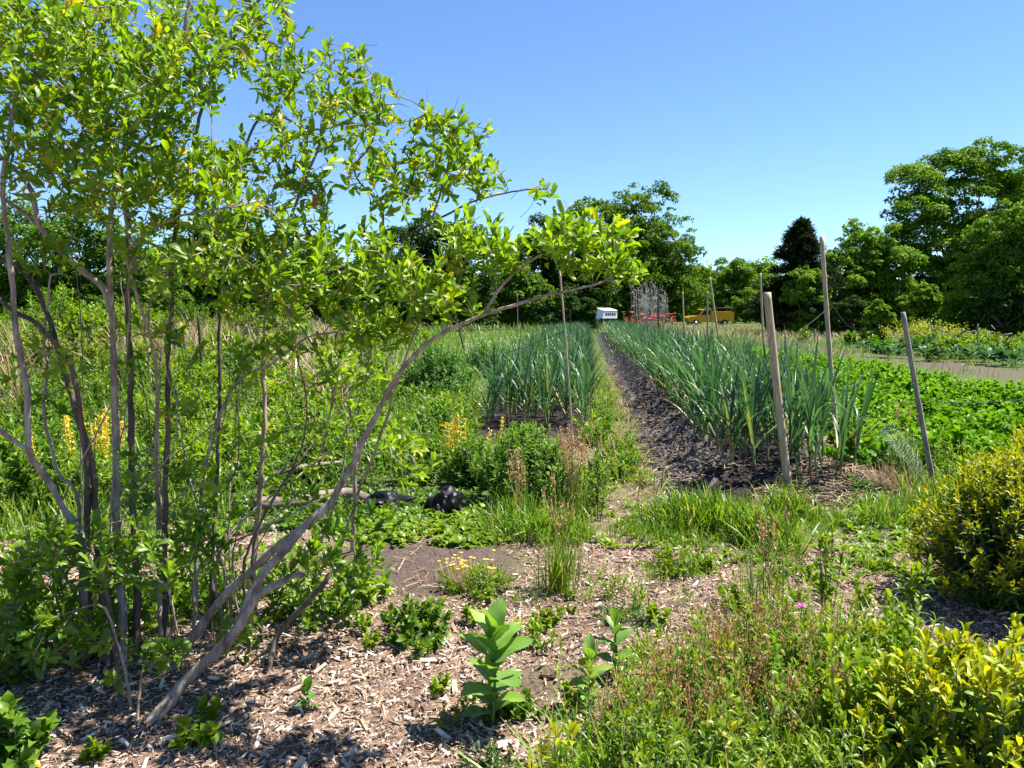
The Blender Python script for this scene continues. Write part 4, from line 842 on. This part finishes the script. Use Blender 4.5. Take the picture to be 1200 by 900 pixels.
# mixed weeds of the bottom right: individual plants among grass
HB = [bushy(13, .32, .16, 13, .02, .042, LANCE, MAT['weed_b'], stemr=.0018, dome=False) for _ in range(3)] + [bushy(13, .27, .17, 11, .02, .04, LEAF, MAT['weed'], stemr=.0018) for _ in range(3)] + [bushy(12, .34, .15, 12, .018, .036, LANCE, MAT['weed_b'], stemr=.0018, dome=False)] + [bushy(11, .3, .2, 10, .022, .042, ROUND, MAT['weed'], stemr=.002), bushy(10, .36, .2, 10, .028, .05, LEAF, MAT['weed_b'], MAT['stalk'], stemr=.002), bushy(10, .26, .2, 9, .025, .05, LEAF, MAT['yellow'], stemr=.002)]
hp = scatter([(660, 960), (690, 900), (770, 850), (850, 800), (960, 785), (1075, 800), (1150, 850), (1290, 930), (1290, 1060), (660, 1060)], 230)
copies('leafy_weed', HB, hp, 'small-leaved green weed in the thick tangle at the bottom right', 'weed', 'leafy weeds at the bottom right', .6, 1.35, .24)
a = Acc(); gp_ = scatter([(630, 960), (790, 840), (860, 780), (1000, 780), (1150, 850), (1290, 930), (1290, 1060), (630, 1060)], 6500); blades(a, gp_, .12, .42, .4, width=.8)
tag(a.obj('grass', MAT['grass']), 'green grass growing through the weeds at the bottom right', 'grass', kind='stuff')
a = Acc()
for q in scatter([(690, 930), (780, 860), (840, 800), (975, 800), (1010, 850), (960, 930), (830, 950)], 300):     # reddish sorrel-like seed stalks
    hh = rng.uniform(.28, .42); e = q + np.array([rng.normal(0, .05), rng.normal(0, .05), hh]); a.tube(smooth_path([q, q * .4 + e * .6 + rng.normal(0, .01, 3), e], .08), .0014, 3, rnd=.2)
    k = 26; c = e - UPV * (rng.random((k, 1)) ** 1.2 * .2) + rng.normal(0, .012, (k, 3)); add_leaves(a, [CARD], c, UPV + rng.normal(0, .6, (k, 3)), rdir(k), rng.uniform(.008, .015, k), rng.uniform(0, .6, k))
tag(a.obj('seed_grass', MAT['seed']), 'reddish brown seed stalks standing over the bottom right weeds', 'seed stalks', kind='stuff')
def flower(label, x, y, d, mat, size, group, n=5, cat='flower', stemlen=None):
    c = P(x, y, d); z0 = float(gz(c[0], c[1])); o = thing('pink_flower', label, cat, (c[0], c[1], z0), 0, group); hgt = c[2] - z0
    s = Acc(); s.tube(smooth_path([(.02, 0, 0), (.01, 0, hgt * .5), (0, 0, hgt)], .08), .0018, 4); s.obj('stem', MAT['stalk'], o)
    f = Acc(); k = n * 2; a5 = np.arange(k) * 6.283 / k; cc = np.tile([[0, 0, hgt]], (k, 1)).astype(float)
    add_leaves(f, ROUND, cc, az_dir(a5, .5 + .3 * np.sin(a5 * 3)) + [0, -.2, 0], UPV + 0 * cc, np.full(k, size), rng.random(k)); f.obj('bloom', mat, o)
flower('pink flower standing left of its twin above the weeds', 928, 709, 3.1, MAT['pink'], .022, 'pink flowers in the weeds')
flower('pink flower standing right of its twin above the weeds', 939, 711, 3.08, MAT['pink'], .02, 'pink flowers in the weeds')
flower('pink flower lowest and nearest, at the left edge of the weeds', 775, 786, 2.72, MAT['pink'], .018, 'pink flowers in the weeds')

# tall single weeds
for lab, x, y, h in (('slim upright weed with paired leaves behind the pink flowers', 968, 735, .5), ('leafy sapling with toothed leaves right of the pink flowers', 1060, 740, .38), ('dark upright weed left of the fabric path', 701, 610, .5)):
    plant('upright_weed', lab, 'weed', x, y, bushy(5, h, .1, 11, .05, .085, LANCE, MAT['weed_b'] if h < .5 or x > 900 else MAT['weed'], dome=False), 'upright weeds')

# strips of grass
a = Acc()
p = np.concatenate([scatter([(710, 632), (820, 646), (950, 640), (1000, 612), (900, 600), (760, 604)], 7500), scatter([(560, 640), (700, 640), (690, 600), (570, 610)], 1600), scatter([(980, 620), (1090, 620), (1080, 590), (980, 590)], 900), scatter([(870, 680), (930, 680), (950, 640), (880, 640)], 260), scatter([(0, 640), (80, 660), (280, 620), (260, 590), (0, 600)], 2600), scatter([(690, 600), (790, 600), (740, 480), (690, 420), (680, 480)], 1500)])
hs = .45 + .75 * np.clip(lump(p[:, 0] * 3.1, p[:, 1] * 3.3) + .45, 0, 1.1); ok = rng.random(len(p)) < .35 + hs * .6; p = p[ok]
blades(a, p, .08, .30, .5, width=1.15, hscale=hs[ok])
p = scatter([(690, 500), (730, 500), (705, 430), (686, 405), (676, 420)], 1500); blades(a, p, .1, .3, .5, width=1.2)
tag(a.obj('grass', MAT['grass']), 'bright green grass strips between the chips and the beds', 'grass', kind='stuff')
a = Acc()
p = scatter([(400, 640), (700, 640), (950, 690), (1080, 690), (1080, 600), (700, 595), (400, 600)], 230)
for q in p:
    n = 9; az = rng.uniform(0, 6.28, n); add_leaves(a, LANCE, np.tile(q, (n, 1)), az_dir(az, rng.uniform(.2, 1.0, n)), UPV + 0 * az_dir(az, az), rng.uniform(.04, .11, n), np.clip(rng.normal(.5, .2, n), 0, 1))
p = np.concatenate([scatter([(420, 640), (560, 645), (620, 625), (560, 600), (400, 610)], 300), scatter([(1000, 660), (1090, 690), (1080, 590), (990, 590)], 60)])
for q in p:
    n = 9; az = rng.uniform(0, 6.28, n); add_leaves(a, ROUND, np.tile(q, (n, 1)) + rng.normal(0, .02, (n, 3)), az_dir(az, rng.uniform(.1, .9, n)), UPV + 0 * az_dir(az, az), rng.uniform(.03, .07, n), np.clip(rng.normal(.5, .2, n), 0, 1))
tag(a.obj('ground_weeds', MAT['weed_b']), 'low broad-leaved weeds creeping over the chips', 'weeds', kind='stuff')

# ------------------------------------------------------------------ middle ground left: bushes, weeds, dry grass
plant('green_bush', 'dense dark green bush in front of the left garlic bed', 'bush', 618, 590, bushy(260, .62, .46, 15, .04, .075, LANCE, MAT['weed'], stemr=.003), 'bushes in the weeds')
plant('green_bush', 'leafy bush squeezed left of the dense one behind the plastic bag', 'bush', 560, 568, bushy(120, .42, .32, 13, .04, .07, LANCE, MAT['weed']), 'bushes in the weeds')
plant('feathery_bush', 'big feathery light green bush left of the left garlic bed', 'bush', 512, 478, bushy(420, 1.0, .66, 18, .05, .09, LANCE, MAT['fern'], stemr=.004), 'bushes in the weeds')
plant('feathery_bush', 'feathery green bush with tiny white flowers behind the big one', 'bush', 575, 440, flowery(bushy(300, .85, .8, 16, .06, .10, LANCE, MAT['fern']), 60, MAT['wflower'], .03, .85, .8), 'bushes in the weeds')
plant('feathery_bush', 'yellowish feathery bush next to the white bundle', 'bush', 580, 425, bushy(90, .6, .45, 10, .04, .07, LANCE, MAT['yellow']), 'bushes in the weeds')
plant('sage_bush', 'grey-green bush in the dry grass behind the shrub stems', 'bush', 420, 440, bushy(110, .9, .8, 12, .05, .09, LANCE, MAT['grass_blue']), 'bushes in the weeds')
def spike(h, n):
    s = Acc(); lv = Acc()
    for i in range(n):
        x, y = rng.normal(0, .12, 2); e = np.array([x * 1.2, y * 1.2, h * rng.uniform(.75, 1)]); s.tube([(x, y, 0), (e + [x, y, 0]) / 2, e], .003, 4, rnd=.2)
        k = 70; t = rng.uniform(.45, 1, k); c = np.array([x, y, 0]) + (e - [x, y, 0]) * t[:, None] + rng.normal(0, .012, (k, 3)); add_leaves(s, [CARD], c, rdir(k) + UPV * .5, rdir(k), rng.uniform(.018, .03, k), rng.random(k))
        k = 24; t = rng.uniform(.02, .5, k); c = np.array([x, y, 0]) + (e - [x, y, 0]) * t[:, None]; add_leaves(lv, LANCE, c, rdir(k) + UPV * .3, UPV + rng.normal(0, .3, (k, 3)), rng.uniform(.05, .1, k), rng.random(k))
    return [('flower_spikes', s.mesh('flower_spikes', MAT['yflower'])), ('foliage', lv.mesh('foliage', MAT['weed_b']))]
plant('yellow_spikes', 'yellow flower spikes left of the garlic at the centre', 'flowers', 545, 556, spike(.62, 10), 'yellow-flowered weeds')
plant('yellow_spikes', 'golden flower spikes behind the left shrub trunks', 'flowers', 105, 575, spike(.75, 10), 'yellow-flowered weeds')
plant('yellow_spikes', 'golden flower spikes between two dark shrub trunks', 'flowers', 128, 560, spike(.7, 8), 'yellow-flowered weeds')

a = Acc(); w2 = Acc()
# tall green weeds over the left middle ground: leafy shoots and blades
p = scatter([(-60, 610), (300, 600), (420, 585), (545, 570), (560, 500), (480, 470), (300, 455), (-60, 450)], 1500)
for q in p:
    hh = rng.uniform(.22, .6); az = rng.uniform(0, 6.28); e = q + np.array([math.cos(az) * .18, math.sin(az) * .18, 1]) * hh; n = 14; t = rng.uniform(.1, 1, n)[:, None]
    az2 = rng.uniform(0, 6.28, n); add_leaves(w2, LANCE, q + (e - q) * t, az_dir(az2, rng.uniform(.1, 1.0, n)), UPV + rng.normal(0, .3, (n, 3)), rng.uniform(.04, .10, n), np.clip(rng.normal(.45, .12) + rng.normal(0, .15, n), 0, 1))
p = scatter([(-60, 600), (300, 595), (545, 560), (560, 480), (480, 440), (300, 420), (-60, 410)], 9000); blades(w2, p, .25, .65, .45, width=.8)
tag(w2.obj('tall_weeds', MAT['weed']), 'tangle of tall green weeds behind the shrub at left', 'weeds', kind='stuff')
a = Acc(); c = scatter_w([(-16, 8.6), (-2.2, 10), (-3.0, 17), (-5, 26), (-24, 26)], 620); c = c[lump(c[:, 0] * .8 + 3, c[:, 1] * .6) > -.02]
p = np.repeat(c, 46, 0); p = p + rng.normal(0, .11, p.shape) * [1, 1, 0]; blades(a, p, .5, 1.15, .6, tpls=BLADE[1:], width=.6)
tag(a.obj('dry_grass', MAT['dry']), 'pale dry tussock grass on the bank behind the shrub', 'dry grass', kind='stuff')
a = Acc(); p = scatter_w([(-26, 9), (-3, 10), (-2.5, 26), (-4, 46), (-34, 46)], 14000); blades(a, p, .4, 1.05, .45, width=1.1)
p = scatter_w([(-4.5, 10), (-1.2, 12), (1.5, 45), (-6, 45)], 5200); blades(a, p, .25, .6, .45, width=1.1)
tag(a.obj('grass', MAT['weed']), 'green grass and weeds among the dry tussocks at left', 'grass', kind='stuff')
# meadow at the back and right
a = Acc(); p = scatter_w([(14, 16), (40, 20), (60, 62), (8, 88), (4, 52), (9, 30)], 18000); blades(a, p, .2, .5, .5, width=2.0)
p = scatter_w([(-40, 40), (4, 46), (8, 90), (-50, 70)], 7000); blades(a, p, .4, .9, .4, width=2.2)
p = scatter_w([(3.2, 24), (11.5, 24), (12, 50), (6, 50)], 6000); blades(a, p, .2, .45, .5, width=1.6)
tag(a.obj('meadow_grass', MAT['grass_blue']), 'rough meadow grass between the beds and the woods', 'grass', kind='stuff')
a = Acc(); p = scatter_w([(10, 36), (34, 34), (46, 56), (10, 82)], 9000); blades(a, p, .25, .55, .4, width=1.8, r0=.3)
tag(a.obj('dry_grass', MAT['dry']), 'yellowing dry grass of the far meadow before the woods', 'dry grass', kind='stuff')

# kale row with yellow flowers and other plants beyond the dirt path
def kale(h, fl):
    lv = Acc(); n = 46; v = rdir(n); v[:, 2] = abs(v[:, 2]); add_leaves(lv, ROUND, v * [.25, .25, h * .3] + [0, 0, .1], v + UPV * .2, UPV + v, rng.uniform(.16, .3, n), rng.random(n))
    out = [('leaves', lv.mesh('leaves', MAT['kale']))]
    if fl:
        s = Acc()
        for i in range(9):
            e = np.array([rng.normal(0, .28), rng.normal(0, .28), h * rng.uniform(.7, 1)]); s.tube([(0, 0, .1), e * [.6, .6, .6], e], .006, 3, rnd=0); k = 15; c = e - UPV * rng.uniform(0, .3, (k, 1)) + rng.normal(0, .07, (k, 3)); add_leaves(s, [CARD], c, rdir(k), UPV + rdir(k), rng.uniform(.04, .07, k), rng.random(k))
        out.append(('flowers', s.mesh('flowers', MAT['kflower'])))
    return out
K1 = [kale(1.25, True) for _ in range(3)]; K2 = [kale(.7, False) for _ in range(3)]
def at_px(lst): return np.array([gp(*G(x, y)) for x, y in lst])
copies('flowering_kale', K1, at_px([(1040, 414), (1055, 416), (1070, 417), (1085, 416), (1100, 418), (1062, 411), (1090, 411), (1110, 413), (1078, 409)]), 'bolting kale with a cloud of yellow flowers beyond the dirt path', 'kale', 'yellow-flowered kale plants', .85, 1.1)
copies('kale_plant', K2, at_px([(1030, 418), (1050, 420), (1120, 421), (1140, 424), (1165, 428), (1180, 430), (1195, 428), (1160, 415), (1185, 416), (1130, 412), (1015, 412), (1205, 420), (1090, 424)]), 'grey-green kale plant without flowers beyond the dirt path', 'kale', 'leafy kale plants', .8, 1.2)
copies('leafy_crop', PP, at_px([(1000 + 13 * i + rng.uniform(-4, 4), 405 + .06 * 13 * i + rng.uniform(-5, 8)) for i in range(22)]), 'low green crop plant between kale and meadow', 'crop plant', 'crop plants beyond the path', 1.2, 2.0)
# poppies
s = Acc(); s.tube([(0, 0, 0), (.02, 0, .4), (0, 0, .8)], .006, 4, rnd=.2); pst = s.mesh('stem', MAT['stalk']); f = Acc(); k = 6; a6 = np.arange(k) * 1.047
add_leaves(f, ROUND, np.tile([[0, 0, .8]], (k, 1)).astype(float), az_dir(a6, .5 + 0 * a6), np.tile(UPV, (k, 1)), np.full(k, .095), rng.random(k)); pbl = f.mesh('bloom', MAT['red'])
pts = np.array([gp(P(rng.uniform(730, 792), 378, dd)[0], dd) for dd in rng.uniform(40, 56, 64)])
copies('poppy', [[('stem', pst), ('bloom', pbl)]], pts, 'red poppy in the bright row at the end of the garlic', 'poppy', 'red poppies', .95, 1.75)

# ------------------------------------------------------------------ log, plastic bags, white bundle
def logobj(label, pts, r):
    p = smooth_path(pts, .05); o = thing('fallen_log', label, 'log', p[0], 0, 'old logs in the weeds'); a = Acc(); n = len(p); a.tube(p - p[0], r * (1 + .12 * np.sin(np.arange(n) * .9)) * np.linspace(1, .8, n), 12, wob=.06); a.obj('trunk', MAT['log'], o)
ga = lambda x, y, dz: gp(*G(x, y)) + [0, 0, dz]
logobj('pale dry log lying in the weeds behind the shrub limbs', [ga(300, 600, .06), ga(350, 598, .07), ga(405, 590, .09), ga(430, 592, .05)], .055)
logobj('thin dead branch lying over the weeds behind the pale log', [ga(300, 590, .2), ga(360, 578, .24), ga(400, 570, .22)], .02)
def lumpy(name, label, cat, x, y, size, mat, seed, group=None):
    r_ = np.random.default_rng(seed); bm = bmesh.new(); bmesh.ops.create_icosphere(bm, subdivisions=4, radius=1)
    ph = r_.uniform(0, 6.28, (9, 3)); fr = r_.normal(0, 2.6, (9, 3))
    for v in bm.verts:
        c = np.array(v.co); s = 1 + sum(.20 * abs(math.sin(fr[i] @ c + ph[i, 0])) - .10 for i in range(9)) * .75; c = c * s; c[2] = max(c[2], -.35); v.co = c * size
    me = bpy.data.meshes.new(name); bm.to_mesh(me); bm.free(); me.materials.append(mat)
    for p_ in me.polygons: p_.use_smooth = False
    o = link(name, me); g = G(x, y); o.location = gp(*g) + [0, 0, .3 * size[2]]; tag(o, label, cat, group)
lumpy('plastic_bag', 'crumpled black plastic bag half hidden before the dense green bush', 'bag', 524, 602, np.array([.13, .12, .13]), MAT['plastic'], 3, 'black plastic bags')
lumpy('plastic_bag', 'flatter black plastic bag at the right end of the pale log', 'bag', 452, 592, np.array([.2, .14, .07]), MAT['plastic'], 5, 'black plastic bags')
lumpy('white_bundle', 'white cloth bundle at the edge of the left garlic bed', 'bundle', 588, 424, np.array([.3, .25, .28]), MAT['stone'], 8)

# ------------------------------------------------------------------ far wood closing the view, as one mass
def woodland(label, pts, n, leaf, hmin, hmax, mat):
    """pts: (x, y) ground line; the wood is a belt of overlapping leafy mounds along it"""
    a = Acc(); pts = np.array(pts, float); c = []
    for i in range(len(pts) - 1):
        L = np.linalg.norm(pts[i + 1] - pts[i]); k = int(L / .8)
        for t in rng.random(k): c.append(np.append(pts[i] + (pts[i + 1] - pts[i]) * t + rng.normal(0, 2, 2), [rng.uniform(hmin, hmax), rng.uniform(2, 3.6)]))
    c = np.array(c); ci = rng.integers(len(c), size=n); v = rdir(n); q = c[ci]; rz = rng.uniform(.15, 1, n)
    pos = np.column_stack([q[:, :2] + v[:, :2] * q[:, 3:4] * (1.05 - .45 * rz[:, None]), np.maximum(.1, q[:, 2] * rz + v[:, 2] * 1.0)])
    N = v + UPV * .6; ct = np.clip(rng.normal(.5, .18, len(c)), 0, 1)
    add_leaves(a, [CARD], pos, np.cross(N, rdir(n)), N, leaf * rng.uniform(.6, 1.3, n), np.clip(ct[ci] + rng.normal(0, .15, n), 0, 1))
    tag(a.obj('woodland', mat), label, 'woods', kind='stuff')
woodland('dark mass of woods closing the view behind the shrub and the left bed', [P(-160, 364, 66)[:2], P(180, 364, 64)[:2], P(420, 364, 84)[:2], P(750, 364, 92)[:2]], 48000, .55, 3.8, 5.8, TA)
woodland('low green woods far behind the truck and the cedar', [P(700, 364, 128)[:2], P(1000, 364, 120)[:2]], 32000, .6, 6.6, 9.2, TB)
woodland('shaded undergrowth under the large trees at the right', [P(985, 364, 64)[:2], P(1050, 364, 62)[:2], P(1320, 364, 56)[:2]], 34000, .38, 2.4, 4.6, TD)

# lush clumps that fill the left middle ground, each a plant of its own
WC = [bushy(26, .52, .3, 10, .06, .11, LANCE, MAT['weed_b'], stemr=.003) for _ in range(3)] + [bushy(22, .42, .3, 9, .06, .10, LEAF, MAT['weed'], stemr=.003) for _ in range(3)]
copies('weed_clump', WC, scatter([(-60, 600), (120, 606), (290, 590), (430, 575), (545, 560), (555, 500), (480, 470), (300, 440), (-60, 440)], 120), 'lush green weed clump among the tangle behind the shrub', 'weed', 'weed clumps behind the shrub', .7, 1.3, .1)
copies('weed_clump', WC, scatter([(690, 590), (780, 600), (760, 545), (700, 480), (680, 500)], 16), 'green weed clump on the path left of the fabric', 'weed', 'weed clumps on the garden path', .35, .6, .1)
UC = [bushy(9, .40, .24, 6, .045, .08, LEAF, MAT['shrub_low'], stemr=.003) for _ in range(4)]
copies('undergrowth_plant', UC, scatter([(-60, 830), (90, 800), (140, 770), (260, 740), (395, 745), (400, 710), (300, 690), (100, 690), (-60, 700)], 30), 'dark leafy seedling growing under the shrub', 'plant', 'seedlings under the shrub', .7, 1.25, .12)
LW = [bushy(22, .40, .22, 11, .03, .055, LEAF, MAT['weed_b'], MAT['stalk'], stemr=.0025) for _ in range(4)]
copies('leafy_weed', LW, scatter([(970, 880), (1000, 830), (1080, 830), (1140, 870), (1120, 960), (980, 960)], 12), 'broad-leaved yellow-green weed between the pink flowers and the corner shrub', 'weed', 'broad-leaved weeds at the right', .8, 1.15, .12)
copies('weed_clump', [bushy(14, .26, .2, 8, .04, .075, LANCE, MAT['weed_b'], stemr=.002) for _ in range(3)], scatter([(675, 600), (800, 600), (760, 560), (705, 450), (680, 470), (690, 520)], 13), 'small bright weed on the path between the two garlic beds', 'weed', 'weeds between the garlic beds', .6, 1.2, .15)
# dark crumbly clods on the bare soil
a = Acc()
p = np.concatenate([scatter([(770, 590), (850, 608), (960, 606), (1060, 585), (980, 548), (800, 545)], 5200), scatter([(560, 525), (700, 525), (690, 500), (560, 500)], 1500)])
k = len(p); D = az_dir(rng.uniform(0, 6.28, k), rng.normal(0, .5, k)); L = np.clip(rng.lognormal(math.log(.014), .5, k), .005, .05); M = frames(D, UPV + rng.normal(0, .5, (k, 3)))
M = np.stack([M[:, :, 1], -M[:, :, 0], M[:, :, 2]], -1) * np.stack([L, L * 2.2, L * 3.5], -1)[:, None, :]; p[:, 2] -= .002
a.inst(CHIP, M, p, np.clip(rng.normal(.4, .25, k), 0, 1))
tag(a.obj('soil_clods', rndmat('soil_clod', [(0, (.012, .009, .008)), (.6, (.05, .038, .033)), (1, (.16, .125, .105))]), smooth=False), 'dark crumbly clods on the bare soil', 'soil', kind='stuff')
a = Acc()
for q in np.concatenate([scatter([(240, 625), (440, 618), (570, 606), (560, 575), (420, 575), (260, 585)], 420), scatter([(1000, 560), (1090, 600), (1000, 600)], 60), scatter([(-40, 640), (240, 630), (240, 590), (-40, 590)], 160)]):
    n = 10; az = rng.uniform(0, 6.28, n); add_leaves(a, ROUND if rng.random() < .5 else LANCE, np.tile(q, (n, 1)) + rng.normal(0, .03, (n, 3)) * [1, 1, .4], az_dir(az, rng.uniform(.1, 1.2, n)), UPV + 0 * az_dir(az, az), rng.uniform(.03, .085, n), np.clip(rng.normal(.45, .2, n), 0, 1))
tag(a.obj('ground_weeds', MAT['weed']), 'low green weeds around the log and the black plastic bags', 'weeds', kind='stuff')
# taller green bushes breaking up the dry bank
GB = [bushy(110, 1.15, .7, 13, .07, .12, LANCE, MAT['weed'], stemr=.005) for _ in range(2)] + [bushy(100, .95, .8, 12, .07, .12, LEAF, MAT['weed_b'], stemr=.005) for _ in range(2)]
copies('green_bush', GB, scatter_w([(-14, 11), (-3.2, 12), (-2.2, 26), (-16, 30)], 30), 'green bush growing among the dry tussocks on the bank', 'bush', 'bushes on the bank', .7, 1.25, .08)
a = Acc(); p = scatter_w([(10.5, 18), (15, 18), (19, 40), (13.5, 40)], 3200); p = p[(np.abs(p[:, 0] - 12.6) > .8) | (rng.random(len(p)) < .06)]; blades(a, p, .1, .32, .5, width=1.6)
tag(a.obj('grass', MAT['grass']), 'weedy grass along both edges of the brown strip beside the kale', 'grass', kind='stuff')
a = Acc(); p = scatter([(440, 560), (560, 540), (560, 440), (440, 470)], 1800); blades(a, p, .2, .5, .45, width=.9)
for q in scatter([(440, 560), (560, 545), (558, 450), (440, 480)], 240):
    n = 12; az = rng.uniform(0, 6.28, n); add_leaves(a, LANCE, np.tile(q, (n, 1)) + np.column_stack([rng.normal(0, .04, (n, 2)), rng.uniform(0, .3, n)]), az_dir(az, rng.uniform(.1, 1.2, n)), UPV + 0 * az_dir(az, az), rng.uniform(.04, .09, n), np.clip(rng.normal(.5, .2, n), 0, 1))
tag(a.obj('tall_weeds', MAT['weed_b']), 'bright tangle of weeds left of the left garlic bed', 'weeds', kind='stuff')
copies('leafy_crop', [bushy(16, .5, .3, 9, .09, .15, LANCE, MAT['weed_b'], stemr=.004) for _ in range(3)], at_px([(rng.uniform(1090, 1230), rng.uniform(402, 424)) for i in range(26)] + [(rng.uniform(940, 1030), rng.uniform(398, 410)) for i in range(8)]), 'bright leafy crop plant growing among the kale', 'crop plant', 'bright crop plants among the kale', .8, 1.6)
a = Acc(); p = scatter([(690, 590), (785, 590), (748, 500), (712, 430), (680, 420), (685, 500)], 700); blades(a, p, .12, .38, .6, width=.8)
tag(a.obj('dry_grass', MAT['dry']), 'dry straw-coloured grass on the path between the garlic beds', 'dry grass', kind='stuff')
SD = [bushy(5, .09, .05, 4, .018, .035, t_, MAT['weed_b'], MAT['stalk'], stemr=.0015) for t_ in (ROUND, LANCE, LEAF)]
copies('weed_seedling', SD, scatter([(420, 720), (600, 700), (840, 665), (1060, 690), (1000, 770), (800, 770), (660, 840), (600, 890), (330, 890), (420, 780)], 46), 'tiny green weed seedling sprouting through the wood chips', 'weed', 'weed seedlings on the chips', .6, 1.5, .1)
TF = [tuft(34, .03, .08, .22, MAT['grass'], .4, .6) for _ in range(3)]
copies('grass_tuft', TF, scatter([(560, 700), (720, 665), (860, 660), (1060, 660), (1070, 720), (940, 740), (760, 740)], 26), 'small sparse grass tuft on the wood chips', 'grass tuft', 'grass tufts on the chips', .6, 1.4, .1)
a = Acc(); p = scatter([(1060, 600), (1260, 610), (1260, 560), (1100, 556), (1050, 560)], 1500); blades(a, p, .1, .34, .5, width=.9)
tag(a.obj('grass', MAT['grass']), 'grass behind the golden shrub at the foot of the potato patch', 'grass', kind='stuff')
copies('weed_clump', [bushy(18, .36, .24, 9, .04, .08, LANCE, MAT['weed_b'], stemr=.002) for _ in range(3)], scatter([(1090, 595), (1250, 605), (1250, 562), (1110, 560)], 18), 'leafy weed between the golden shrub and the potato patch', 'weed', 'weeds beside the potato patch', .7, 1.2, .15)
